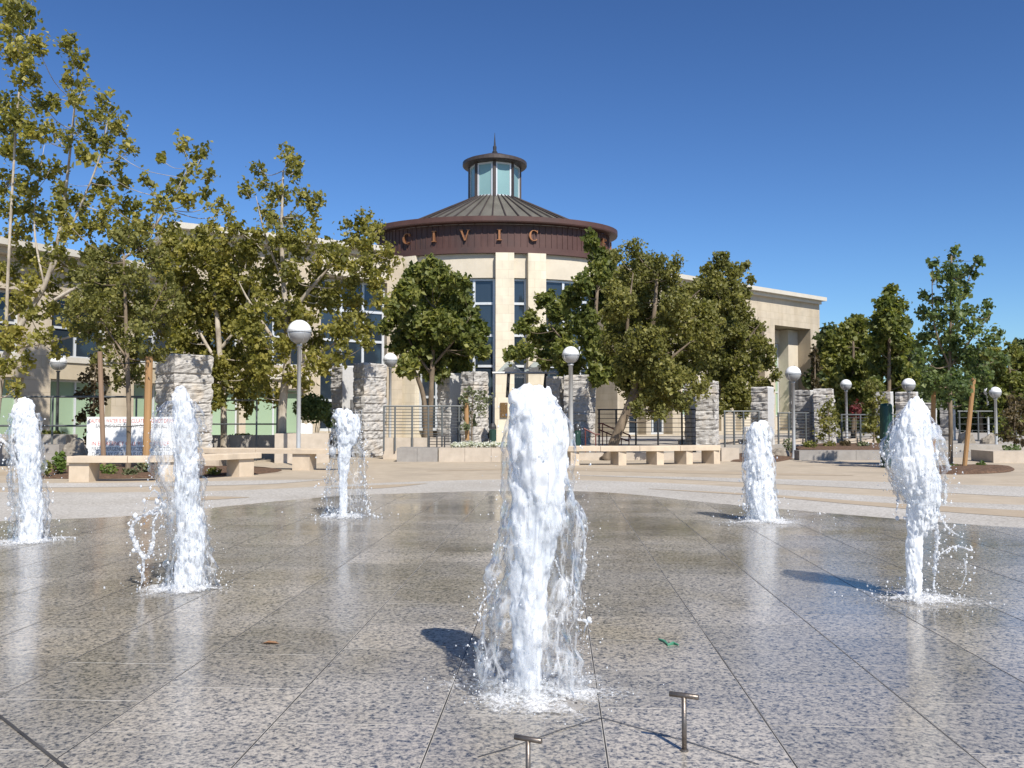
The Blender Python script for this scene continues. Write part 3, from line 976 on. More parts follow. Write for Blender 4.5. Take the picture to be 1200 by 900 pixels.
# entrance canopy: two little glass hips on a beam, on leaning struts
ent = thing('entrance_canopy', onx(612, 51, TZ), 'glass hipped canopy on leaning dark struts before the rotunda entrance', 'canopy')
def ep(px, py, d=51): return at(px, py, d)
b = MB(); b.tube([ep(577, 437), ep(652, 437)], .055, 8); b.tube([ep(577, 437, 54.5), ep(652, 437, 54.5)], .055, 8); b.build('beam', M['lamppost'], ent)
for x0, x1 in ((582, 612), (613, 645)):
    b = MB()
    a, c = ep(x0, 436), ep(x1, 436); a2, c2 = ep(x0, 436, 54.5), ep(x1, 436, 54.5)
    m = ep((x0 + x1) / 2, 424, 52.7)
    ml, mr = m + Vector((-.12, 0, 0)), m + Vector((.12, 0, 0))
    b.face([a, c, mr, ml]); b.face([c, c2, mr]); b.face([c2, a2, ml, mr]); b.face([a2, a, ml])
    b.build('glass_hip', M['glass_canopy'], ent)
for x0, x1 in ((590, 598), (634, 628)):
    b = MB(); b.tube([onx(x1 + (4 if x1 > 612 else -6), 51, TZ), ep(x0 + 6, 438)], .07, 8); b.build('strut', M['iron'], ent)

# ------------------------------------------------------------------ quarried stone pillars
def pillar(px0, pxm, px1, ytop, d, zb, label, left='rough', right='rough', phi=40, lean=0.0, seed=1, mats=('stone_rough', 'stone_smooth'), strip=None, strip_h=.62):
    """corner at pixel column pxm; left face spans px0..pxm and right face pxm..px1"""
    rn = random.Random(seed)
    m = mpp(d)
    wl = (pxm - px0) * m / math.cos(R(phi)); wr = (px1 - pxm) * m / math.cos(R(90 - phi))
    c = onx(pxm, d, zb)
    el = Vector((-math.cos(R(phi)), math.sin(R(phi)), 0)); er = Vector((math.cos(R(90 - phi)), math.sin(R(90 - phi)), 0))
    ztop = at(pxm, ytop, d).z
    H = ztop - zb
    t = thing('stone_pillar', c, label, 'pillar', 'quarried stone pillars')
    nl, nr = max(4, int(wl / .10)), max(4, int(wr / .10))
    per = []
    for k in range(nl): per.append((el * wl * (1 - k / nl), 0, Vector((-er.x, -er.y, 0)), k / nl))
    for k in range(nr): per.append((er * wr * k / nr, 1, Vector((-el.x, -el.y, 0)), k / nr))
    for k in range(nl): per.append((er * wr + el * wl * k / nl, 2, er, k / nl))
    for k in range(nr): per.append((el * wl + er * wr * (1 - k / nr), 3, el, k / nr))
    kinds = {0: left, 1: right, 2: 'rough', 3: 'rough'}
    course = .30 + rn.uniform(-.02, .04)
    nz = max(10, int(H / .045))
    off = Vector((rn.uniform(0, 50), rn.uniform(0, 50), rn.uniform(0, 50)))
    cst = [rn.uniform(-.03, .03) for _ in range(60)]
    rows = []
    for j in range(nz + 1):
        z = H * j / nz
        row = []
        ci = int(z / course)
        fr = (z / course) % 1.0
        joint = min(fr, 1 - fr) * course
        for p, s, nrm, f in per:
            dsp = 0
            if kinds[s] == 'rough':
                q = Vector((p.x + c.x, p.y + c.y, z)) + off
                dsp = .05 * mnoise.noise(q * 2.6) + .05 * mnoise.noise(q * 6.0) + .035 * mnoise.noise(q * 14) + .5 * cst[(ci * 4 + s) % 60]
                if joint < .016: dsp -= .035
                # knocked corners
                if f < .01 or f > .92: dsp -= .015
            if j == nz: dsp -= .03
            ln = lean * z
            row.append(c + p + nrm * dsp + Vector((ln, 0, z + (.03 * mnoise.noise(p * 4 + off) if j == nz else 0))))
        rows.append(row)
    b = MB()
    n = len(per)
    i0 = b.grid(rows, True)
    k = 0
    for a in range(nz):
        for q in range(n):
            s = per[q][1]
            b.mi[k] = 0 if kinds[s] == 'rough' else 1
            k += 1
    b.cap(i0 + nz * n, n)
    o = b.build('stone_block', [M[mats[0]], M[mats[1]]], t)
    if strip:                                            # dark metal plate set against the sawn face
        p0 = c + er * wr * strip[0] - el * .03; p1 = c + er * wr * strip[1] - el * .03
        b = MB()
        dd = (p1 - p0); nn = Vector((-el.x, -el.y, 0))
        def P(u, v, w): return p0 + dd * u + Vector((0, 0, v)) + nn * w
        b.box(P, 0, 1, .05, H * strip_h, -.02, .04)
        b.build('metal_plate', M['bollardcap'], t)
    return t

pillar(166, 204, 238, 414, 34.9, 0, 'tall granite pillar with leaf shadows behind the white water sign', phi=46, seed=1)
pillar(384, 401, 413, 428, 42.5, 0, 'coarse granite pillar with a pale sawn side facing the light', right='smooth', seed=2, strip=(.62, .98))
pillar(411, 427, 449, 425, 40, 0, 'cracked stacked granite pillar beside the cable railing', seed=3)
pillar(511, 527, 541, 437, 48, TZ, 'grey granite pillar with smooth white face behind the railing', right='smooth', seed=4, strip=(.6, .95))
pillar(539, 556, 572, 435, 46, TZ, 'granite pillar with a bright rough side behind the small sapling', seed=5)
pillar(640, 657, 664, 441, 46, 0, 'blocky granite pillar hidden partly by the lamp post', seed=6, phi=20)
pillar(660, 689, 700, 439, 44.5, 0, 'broad granite pillar with a light jagged edge behind the lamp', seed=7, lean=.02, phi=18)
pillar(803, 810, 822, 447, 43, 0, 'slim pale granite pillar tucked behind a broader one', right='smooth', seed=8)
pillar(817, 839, 849, 446, 41.5, 0, 'granite pillar with a tree shadow rising across it', seed=9, phi=20)
pillar(884, 900, 912, 453, 43, 0, 'granite pillar with a smooth pale face behind the foaming jet', right='smooth', seed=10)
pillar(932, 950, 958, 457, 45, 0, 'coursed grey granite pillar behind the lamp in the planting', right='smooth', seed=11, mats=('stone_dark', 'stone_smooth'))
pillar(958, 977, 986, 455, 44, 0, 'ragged granite pillar beside the thin cypress', seed=12, lean=-.02, phi=25)
pillar(1029, 1044, 1051, 459, 50, 0, 'granite pillar standing behind the dark green post', right='smooth', seed=13)
pillar(1056, 1074, 1080, 459, 50, 0, 'granite pillar rising behind the widest water jet', seed=14, right='smooth')
pillar(1086, 1094, 1104, 472, 56, TZ, 'short distant granite pillar between the timber stakes', seed=15, right='smooth')
pillar(1106, 1117, 1124, 468, 52, 0, 'weathered granite pillar behind the staked elm', seed=16, mats=('stone_dark', 'stone_smooth'), right='smooth')

# ------------------------------------------------------------------ low walls and planters
def low_wall(px0, px1, ytop, d0, d1, depth, label, mat='tanblock', zb=0.0, joints=3, name='planter_wall', cat='low wall', skew=0.0, capm=None):
    p, q = onx(px0, d0, zb), onx(px1, d1, zb)
    zt = at((px0 + px1) / 2, ytop, (d0 + d1) / 2).z
    dv = q - p; L = dv.length; dv.normalize()
    n = Vector((dv.y, -dv.x, 0))
    def P(u, v, w): return p + dv * u + Vector((0, 0, v)) + n * w
    t = thing(name, p, label, cat)
    for k in range(joints):
        b = MB()
        b.box(P, L * k / joints + .004, L * (k + 1) / joints - .004, 0, zt - zb, -depth, 0)
        b.build('block', M[mat], t)
    return zt

low_wall(465, 513, 525, 36, 36, 1.2, 'grey seat wall block at the end of the pale planter wall', 'greyblock', joints=2)
low_wall(514, 668, 525, 36.1, 36.1, 1.2, 'long pale planter wall behind the tallest centre jet', 'tanblock', joints=5)
low_wall(672, 850, 531, 37.5, 37.5, .6, 'low pale wall running behind the long right bench', 'tanblock', joints=4)
low_wall(449, 520, 513, 38.6, 38.8, .35, 'concrete footing wall under the cable railing', 'tanblock', joints=2)
low_wall(322, 386, 508, 35, 35.5, 1.6, 'pale planter wall with white tablets on its top', 'tanblock', joints=1)
low_wall(236, 336, 510, 39, 39, .5, 'grey wall below the green office windows', 'greycon', joints=3)
low_wall(-40, 78, 509, 37, 36, .5, 'grey wall below the far left office windows', 'greycon', joints=3)
low_wall(936, 1036, 528, 37.3, 37.3, .5, 'grey kerb wall holding the mulch bed beyond the plaza', 'greyblock', joints=3)
low_wall(1060, 1150, 530, 40, 40, .4, 'grey kerb wall behind the staked elm', 'greyblock', joints=2)
low_wall(845, 866, 525, 36.5, 36.8, .55, 'small pale concrete cube beside the bench end', 'tanblock', joints=1, name='concrete_block', cat='block')
low_wall(1163, 1240, 529, 35.2, 35, 1.5, 'tan planter box with bushes at the far edge', 'tanblock', joints=1, name='planter_box', cat='planter')
low_wall(796, 880, 515, 44.5, 44.5, .3, 'pale footing wall under the railing beside the shadowed pillar', 'tanblock', joints=3)
low_wall(905, 1035, 514, 44.6, 45.6, .3, 'pale footing wall of the railing behind the mulch bed', 'tanblock', joints=4)
low_wall(1080, 1210, 519, 47, 47, .3, 'pale footing wall far behind the timber stakes', 'tanblock', joints=4)
low_wall(0, 70, 521, 33, 33, .4, 'dark slatted step by the grey lamp base', 'greyblock', joints=2)

# white tablets on the wall
for px, lab in ((355, 'white rounded tablet on the planter wall nearer the pale trunk'), (362.5, 'white rounded tablet on the planter wall nearer the pillar')):
    d = 35.6
    c = at(px, 508, d)
    t = thing('rounded_tablet', c, lab, 'tablet', 'white tablets on the planter wall')
    b = MB()
    w, h = 3.6 * mpp(d), 14 * mpp(d) * .62
    prof = [(-w, 0)] + [(-w * math.cos(R(a)), h + w * .9 * math.sin(R(a))) for a in range(0, 181, 20)] + [(w, 0)]
    fr = [c + Vector((x, -.04, z + .003)) for x, z in prof]; bk = [c + Vector((x, .04, z + .003)) for x, z in prof]
    b.face(fr)
    b.face(list(reversed(bk)))
    for k in range(len(prof)):
        k2 = (k + 1) % len(prof)
        b.face([fr[k], bk[k], bk[k2], fr[k2]])
    b.build('tablet_slab', M['white'], t)

# ------------------------------------------------------------------ railings
def railing(px0, px1, ytop, ybot, d0, d1, posts, wires, label, mat='steel', pr=.028, wr=.010, zfoot=None, rail=.028, mid=False):
    n = len(posts)
    def pt(px, py):
        f = (px - px0) / (px1 - px0)
        return at(px, py, d0 + (d1 - d0) * f)
    t = thing('railing', pt((px0 + px1) / 2, ybot), label, 'railing', 'metal railings round the plaza')
    b = MB(); b.tube([pt(px0, ytop), pt(px1, ytop)], rail, 6); b.build('top_rail', M[mat], t)
    if mid:
        b = MB(); b.tube([pt(px0, ybot), pt(px1, ybot)], rail, 6); b.build('lower_rail', M[mat], t)
    if wires:
        for k in range(wires):
            y = ytop + (ybot - ytop) * (k + 1) / (wires + 1)
            b = MB(); b.tube([pt(px0, y), pt(px1, y)], wr, 4); b.build('cable', M[mat], t)
    for px in posts:
        q = pt(px, ybot); tp = pt(px, ytop)
        zf = q.z if zfoot is None else zfoot
        b = MB(); b.abox((tp.x, tp.y, zf), (pr * 1.8, pr * 1.8, tp.z - zf), .3); b.build('post', M[mat], t)
    return t
railing(-20, 168, 465, 499, 36, 36, [-18, 22, 62, 160], 0, 'two grey pipe rails passing behind the white water sign', mid=True, zfoot=0.0, rail=.035)
railing(236, 335, 469, 497, 37, 37, [237, 247, 301, 325], 0, 'thin grey pipe fence before the green windows', mid=True, zfoot=.0, pr=.03)
railing(449, 541, 476, 512, 38.5, 38.9, [450, 463, 483, 502, 518, 538], 9, 'dark cable railing between the cracked pillar and white faced pillar', zfoot=.25)
railing(700, 818, 480, 522, 43, 43, [702, 722, 745, 771, 799, 816], 7, 'dark railing behind the leaning olive trunk', 'iron', zfoot=.3)
railing(848, 890, 482, 516, 43.0, 43.2, [849, 860, 871, 889], 9, 'cable railing beside the shadowed pillar', zfoot=.3)
railing(911, 960, 484, 515, 44.2, 44.9, [912, 924, 944, 959], 8, 'cable railing behind the lamp in the planting', zfoot=.3)
railing(985, 1060, 486, 515, 44.8, 46, [986, 1008, 1030, 1059], 7, 'cable railing beneath the red flowers', zfoot=.3)
railing(1122, 1215, 482, 512, 50, 50, [1124, 1146, 1168, 1190, 1214], 3, 'far railing under the yellow green tree', zfoot=.3)
railing(502, 530, 511, 524, 36.8, 36.8, [503, 512, 521, 529], 3, 'short black scroll railing on the planter wall', 'iron', pr=.02, rail=.018, zfoot=at(510, 525, 36.2).z)

def stair_rail(pts, label, legs, d):
    t = thing('stair_handrail', at(pts[0][0], 528, d), label, 'handrail', 'red brown handrails by the stairs')
    b = MB(); b.tube([at(x, y, d) for x, y in pts], .026, 6); b.build('handrail', M['redrail'], t)
    for x, y in legs:
        p = at(x, y, d)
        b = MB(); b.tube([(p.x, p.y, 0.0), p], .02, 5); b.build('post', M['redrail'], t)
stair_rail([(684, 502), (698, 509), (703, 509)], 'short red brown handrail next to the green bin', [(686, 503), (698, 509)], 38.2)
stair_rail([(701, 497), (705, 496), (722, 504), (738, 510), (739, 514)], 'long red brown handrail sloping down before the dark railing', [(706, 497), (722, 504), (737, 510)], 39.5)
stair_rail([(701, 503), (720, 511), (737, 517)], 'lower red brown handrail sloping under a longer one', [(711, 507.3), (728, 514)], 40.5)

st = thing('entry_steps', onx(700, 41.2, 0), 'pale concrete steps between the green bin and red handrails', 'steps')
for k in range(3):
    b = MB(); p = onx(692, 40.2 + k * .5, .12 * k + .001); b.abox((p.x, p.y, p.z), (1.9, .5, .118)); b.build('step', M['bench'], st)

# plaque wall
pl = thing('plaque_wall', onx(592, 45, 0), 'cream stone block with a bronze plaque near the canopy', 'plaque wall')
zt = at(592, 466, 45).z
b = MB(); b.abox(onx(593, 45, 0), (26 * mpp(45), .4, zt)); b.build('stone_block', M['limestone'], pl)
b = MB(); p = at(590.5, 489, 44.7); b.abox((p.x, onx(593, 45).y - .24, p.z), (8.5 * mpp(45), .05, 17 * mpp(45))); b.build('plaque', M['bronze'], pl)

def bin_(px, ytop, ybot, d, label):
    t = thing('litter_bin', onx(px, d, 0), label, 'litter bin', 'dark green litter bins')
    h = at(px, ytop, d).z
    r = 4.2 * mpp(d)
    b = MB(); b.lathe(onx(px, d, 0), [(r * .92, .0), (r, .05), (r, h * .8), (r * 1.04, h * .82)], 14); b.build('body', M['binpaint'], t)
    b = MB(); b.lathe(onx(px, d, 0), [(r * 1.04, h * .825), (r * 1.02, h * .9), (r * .6, h)], 14); b.build('lid', M['iron'], t)
bin_(650.5, 496, 528, 37.8, 'green litter bin at the foot of the stairs')
bin_(676.5, 497, 528, 38.6, 'green litter bin right by the lamp post before the broad pillar')
bin_(577.5, 496, 528, 41, 'green litter bin beside the plaque wall')

# ------------------------------------------------------------------ globe lamps
def lamp(px, pyc, r, d, zb, label, pole_w=.075, footing=False, pole='lamppost'):
    c = onx(px, d, zb)
    zc = at(px, pyc, d).z
    g = r * mpp(d)
    t = thing('globe_lamp', c, label, 'lamp post', 'grey globe lamp posts')
    b = MB()
    pw = pole_w * .72
    b.lathe(c, [(pw * 1.9, 0), (pw * 1.9, .03), (pw * 1.25, .06), (pw * 1.15, .22), (pw, .25), (pw * .86, zc - zb - g * 1.25), (pw * 1.25, zc - zb - g * 1.22), (pw * 1.25, zc - zb - g * 1.05)], 12)
    b.build('pole', M[pole], t, True)
    b = MB()
    k = 8
    b.lathe((c.x, c.y, zc), [(max(pw, g * math.sin(R(a))), -g * math.cos(R(a))) for a in np.linspace(14, 90, k)], 20)
    b.build('lower_bowl', M['globe_low'], t, True)
    b = MB()
    b.lathe((c.x, c.y, zc), [(g * 1.005 * math.cos(R(a)) + 1e-5, .003 + g * 1.005 * math.sin(R(a))) for a in np.linspace(0, 90, k)], 20)
    b.build('globe', M['globe'], t, True)
    b = MB()
    b.lathe((c.x, c.y, zc), [(g * 1.0, -.012), (g * 1.05, -.010), (g * 1.05, .014), (g * 1.0, .016)], 20)
    for a in (.6, 2.2, 3.8, 5.4):
        b.tube([(c.x + g * 1.03 * math.cos(a) * math.sin(R(s)), c.y + g * 1.03 * math.sin(a) * math.sin(R(s)), zc - g * 1.03 * math.cos(R(s))) for s in (15, 40, 65, 88)], .009, 4)
    b.build('cage', M['lamppost'], t)
    if footing:
        b = MB(); b.abox((c.x, c.y, 0), (.42, .42, zb - .002)); b.build('footing', M['tanblock'], t)
    return t
lamp(350, 389, 14, 32.6, 0, 'big globe lamp post standing before the pale plane trunk', pole_w=.085)
lamp(67, 425, 9, 41, .0, 'globe lamp post on a dark pole by the far left windows', pole='steel')
lamp(457, 422, 8.3, 43, .3, 'globe lamp post behind the cable railing beside the cracked pillar')
lamp(669, 416, 10, 33.6, 0, 'globe lamp post behind the end of the long right bench', pole_w=.095)
lamp(881, 440, 6.3, 52, .36, 'small globe lamp post half hidden by the foaming jet')
lamp(930, 438, 9, 39, 0, 'globe lamp post rising from the rocks of the mulch bed')
lamp(992, 451, 6.3, 48, .2, 'small globe lamp post left of the red flowers')
lamp(1065.5, 451, 7.6, 44, 0, 'globe lamp post showing over the top of the widest jet')
lamp(1167, 460, 6.6, 44, .1, 'globe lamp post by the tan planter box')
lamp(1158, 459, 4.3, 64, .36, 'tiniest globe lamp post behind its larger neighbour')

# ------------------------------------------------------------------ benches
def bench(path, depth, ztop, th, legs, label, leg_w=.24, cuts=3):
    """path of front-edge points (x, y) on the ground; legs as (fraction, yaw, w, depth)"""
    P = catmull([Vector((p.x, p.y, 0)) for p in path], 8)
    t = thing('curved_bench', (P[0].x, P[0].y, 0), label, 'bench', 'tan concrete benches')
    def nrm(i):
        a, c = P[max(i - 1, 0)], P[min(i + 1, len(P) - 1)]
        d = (c - a).normalized()
        return Vector((-d.y, d.x, 0)), d
    n = len(P) - 1
    for s in range(cuts):
        i0, i1 = round(n * s / cuts), round(n * (s + 1) / cuts)
        b = MB()
        rows = []
        for i in range(i0, i1 + 1):
            nn, d = nrm(i)
            p = P[i] + (d * .006 if i == i0 and s else (d * -.006 if i == i1 and s < cuts - 1 else Vector((0, 0, 0))))
            e = .012
            rows.append([p + Vector((0, 0, ztop - th)), p + nn * -.0 + Vector((0, 0, ztop - e)), p + nn * e + Vector((0, 0, ztop)), p + nn * (depth - e) + Vector((0, 0, ztop)), p + nn * depth + Vector((0, 0, ztop - e)), p + nn * depth + Vector((0, 0, ztop - th))])
        i_ = b.grid(rows, True)
        b.cap(i_, 6, False); b.cap(i_ + (len(rows) - 1) * 6, 6, True)
        b.build('seat_slab', M['bench'], t)
    for f, yaw, w, dp, inset in legs:
        i = min(n, int(round(f * n)))
        nn, d = nrm(i)
        base = math.atan2(d.y, d.x) + yaw
        c = P[i] + nn * inset
        b = MB(); b.abox((c.x, c.y, 0), (w, dp, ztop - th - .002), base); b.build('leg', M['bench'], t)
ZB = .515
bench([onx(79, 24.3), onx(150, 24.3), onx(220, 25.0), onx(307, 27.2)], .50, ZB, .125, [(.085, 0, .42, .40, .26), (.60, 0, .42, .4, .26), (.92, .0, .42, .4, .26)], 'long curved tan bench before the planted bed and water sign')
bench([onx(226, 30.6), onx(300, 30.2), onx(395, 29.6)], .50, ZB + .02, .125, [(.16, 0, .4, .4, .26), (.76, 0, .46, .4, .26)], 'tan bench set behind another near the big globe lamp', cuts=2)
bench([onx(661, 33.2), onx(720, 33.2), onx(780, 33.6), onx(844, 34.4)], .56, ZB + .01, .14, [(.10, .20, .24, .50, .29), (.37, .22, .24, .50, .29), (.62, .22, .24, .50, .29), (.81, .22, .24, .50, .29), (.95, .20, .24, .50, .29)], 'long tan bench on five block legs behind the central jet', cuts=4)

# ------------------------------------------------------------------ the water sign
sg = thing('water_sign', onx(150, 34.2, 0), 'white printed water safety banner on posts behind the bench', 'sign')
d = 34.2
p0, p1 = at(101, 537, d), at(206, 537, d)
zt = at(101, 488.5, d).z
def PS(u, v, w): return Vector((p0.x + u, p0.y - w, p0.z + v))
Lx, Hz = p1.x - p0.x, zt - p0.z
b = MB(); b.box(PS, 0, Lx, 0, Hz, -.03, 0); b.build('board', M['white'], sg)
for u in (.12, Lx - .12):
    b = MB(); q = PS(u, 0, -.06); b.abox((q.x, q.y, 0), (.05, .05, zt - .05)); b.build('post', M['steel'], sg)
def text_mesh(s, size, mat, x, z, parent, fit=None, yoff=.004):
    cu = bpy.data.curves.new('text', 'FONT')
    cu.body = s; cu.size = size; cu.extrude = .001; cu.align_x = 'LEFT'
    o = bpy.data.objects.new('text', cu)
    COL.objects.link(o)
    bpy.context.view_layer.update()
    dg = bpy.context.evaluated_depsgraph_get()
    me = bpy.data.meshes.new_from_object(o.evaluated_get(dg))
    bpy.data.objects.remove(o)
    xs = [v.co.x for v in me.vertices]
    w = max(xs) - min(xs)
    k = fit / w if fit else 1
    off = root_loc(parent)
    for v in me.vertices:
        q = PS(x + (v.co.x - min(xs)) * k, z + v.co.y, yoff + v.co.z)
        v.co = q - off
    me.materials.clear(); me.materials.append(mat)
    o = bpy.data.objects.new('lettering', me)
    COL.objects.link(o)
    o.parent = parent
for s, f, mt, w0, wd in (('CAUTION: WATER IS RECIRCULATED. DO NOT DRINK', .86, 'signred', .02, .96), ('BATHING SUITS OR SWIM DIAPERS ON ALL', .73, 'signblack', .10, .80), ('NO RUNNING OR GLASS', .52, 'signgrey', .22, .52), ('IN EMERGENCY CALL 911 OR POLICE', .31, 'signred', .06, .86), ('FIRST EMERGENCY SERVICES ARE LOCATED', .18, 'signblack', .06, .88), ('THIS SPRAY GROUND IS LOCATED AT 311', .05, 'signblack', .06, .86)):
    text_mesh(s, Hz * .135, M[mt], Lx * w0, Hz * f, sg, Lx * wd)

# ------------------------------------------------------------------ green post
gpst = thing('green_post', onx(1038.5, gd(548), 0), 'dark green padded post standing on the tan plaza', 'post')
d = gd(548)
h = at(1038, 473, d).z
r = 7.0 * mpp(d)
b = MB(); b.lathe(onx(1038.5, d, 0), [(r * .96, .0), (r, .03), (r, h - .08), (r * .93, h - .03), (r * .7, h), (.01, h + .01)], 20); b.build('shaft', M['green'], gpst, True)
b = MB()
q = onx(1038.5, d, 0)
for a in np.linspace(0, 2 * math.pi, 9)[:-1]:
    b.tube([(q.x + r * math.cos(a), q.y + r * math.sin(a), .05), (q.x + r * math.cos(a), q.y + r * math.sin(a), h - .1)], .008, 4)
b.build('ribs', M['binpaint'], gpst)

# ------------------------------------------------------------------ valve keys in the near paving
def valve_key(px, ytop, ybot, d, hl, yaw, label):
    c = onx(px, d, PADZ)
    zt = at(px, ytop, d).z
    t = thing('valve_key', c, label, 'valve key', 'steel valve keys standing in the paving')
    rr = 2.9 * mpp(d)
    b = MB(); b.lathe(c, [(rr * 1.0, -.05), (rr, zt - PADZ - .004)], 14); b.build('stem', M['steel_dark'], t, True)
    b = MB()
    dx = Vector((math.cos(yaw), math.sin(yaw), 0)); top = Vector((c.x, c.y, zt))
    hw = hl * mpp(d)
    b.tube([top - dx * hw * 1.0, top - dx * hw * .98, top + dx * hw * .98, top + dx * hw], [rr * .92, rr * 1.08, rr * 1.08, rr * .92], 14)
    b.build('handle', M['steel_dark'], t, True)
    b = MB(); b.lathe(c, [(rr * 1.7, .001), (rr * 1.6, .006), (rr * 1.05, .008)], 16); b.build('collar', M['steel_dark'], t)
valve_key(799, 815, 880, gd(880, PADZ), 17, -.42, 'steel T shaped key standing with its whole shaft in view')
valve_key(618.5, 866, 935, gd(935, PADZ), 17, -.42, 'steel T shaped key cut off by the bottom picture edge')

# nozzle plate, leaf, scrap
c = gp(656, 827)
nz = thing('nozzle_plate', c, 'round grey nozzle plate set beside the central jet', 'nozzle')
b = MB(); b.lathe(c, [(.105, .0), (.105, .006), (.09, .010), (.03, .010), (.02, .004)], 28); b.build('rim', M['greyblock'], nz)
b = MB()
for k in range(6):
    a = k * math.pi / 3
    b.lathe((c.x + .07 * math.cos(a), c.y + .07 * math.sin(a), c.z + .0105), [(.006, 0), (.006, .003), (.001, .004)], 6)
b.build('bolts', M['iron'], nz)
c = gp(316, 755)
b = MB()
for k in range(2):
    s = 1 if k else -1
    b.face([c + Vector((-.045, 0, .004)), c + Vector((-.01, s * .018, .016)), c + Vector((.03, s * .015, .012)), c + Vector((.055, 0, .004))][::s])
tag(b.build('dry_leaf', M['dryleaf']), 'single dry brown leaf lying on the wet paving', 'leaf')
c = gp(786, 755)
b = MB()
pts = [gp(772, 750), gp(779, 753), gp(783, 757), gp(789, 755), gp(795, 757)]
b.tube([p + Vector((0, 0, .006)) for p in pts], [.004, .009, .007, .010, .004], 5)
tag(b.build('plastic_scrap', M['greenplastic']), 'thin green plastic scrap lying on the wet paving', 'scrap')

# ------------------------------------------------------------------ trees and plants
def leaf_cloud(name, C, size, mat, parent, rs, up=.5, tint=None, aspect=.42, stuff=False):
    """many small folded leaf faces at the points C"""
    C = np.asarray(C, dtype=np.float64)
    n = len(C)
    nr = rs.normal(size=(n, 3)) + np.array([0.12, -0.25, up])
    nr /= np.linalg.norm(nr, axis=1)[:, None]
    t = np.cross(nr, rs.normal(size=(n, 3)))
    t /= np.linalg.norm(t, axis=1)[:, None]
    t[:, 2] -= .25
    b = np.cross(nr, t)
    s = (size * rs.uniform(.45, 1.4, n))[:, None]
    fold = rs.uniform(.05, .22, n)[:, None]
    v0 = C - t * s * .5
    v1 = C + b * s * aspect - t * s * .05 + nr * s * fold
    v2 = C + t * s * .5
    v3 = C - b * s * aspect - t * s * .05 + nr * s * fold
    V = np.stack([v0, v1, v2, v3], 1).reshape(-1, 3)
    off = np.array(root_loc(parent)) if parent is not None else np.zeros(3)
    V -= off
    base = np.arange(n) * 4
    F = np.concatenate([np.stack([base, base + 1, base + 2], 1), np.stack([base, base + 2, base + 3], 1)], 0)
    me = bpy.data.meshes.new(name)
    me.from_pydata(V.tolist(), [], F.tolist())
    if tint is None:
        tint = np.clip(rs.normal(.5, .22, n), 0, 1)
    tt = np.concatenate([tint, tint])
    me.attributes.new('tint', 'FLOAT', 'FACE').data.foreach_set('value', tt.astype(np.float32))
    me.materials.append(mat)
    o = bpy.data.objects.new(name, me)
    COL.objects.link(o)
    if parent is not None: o.parent = parent
    return o

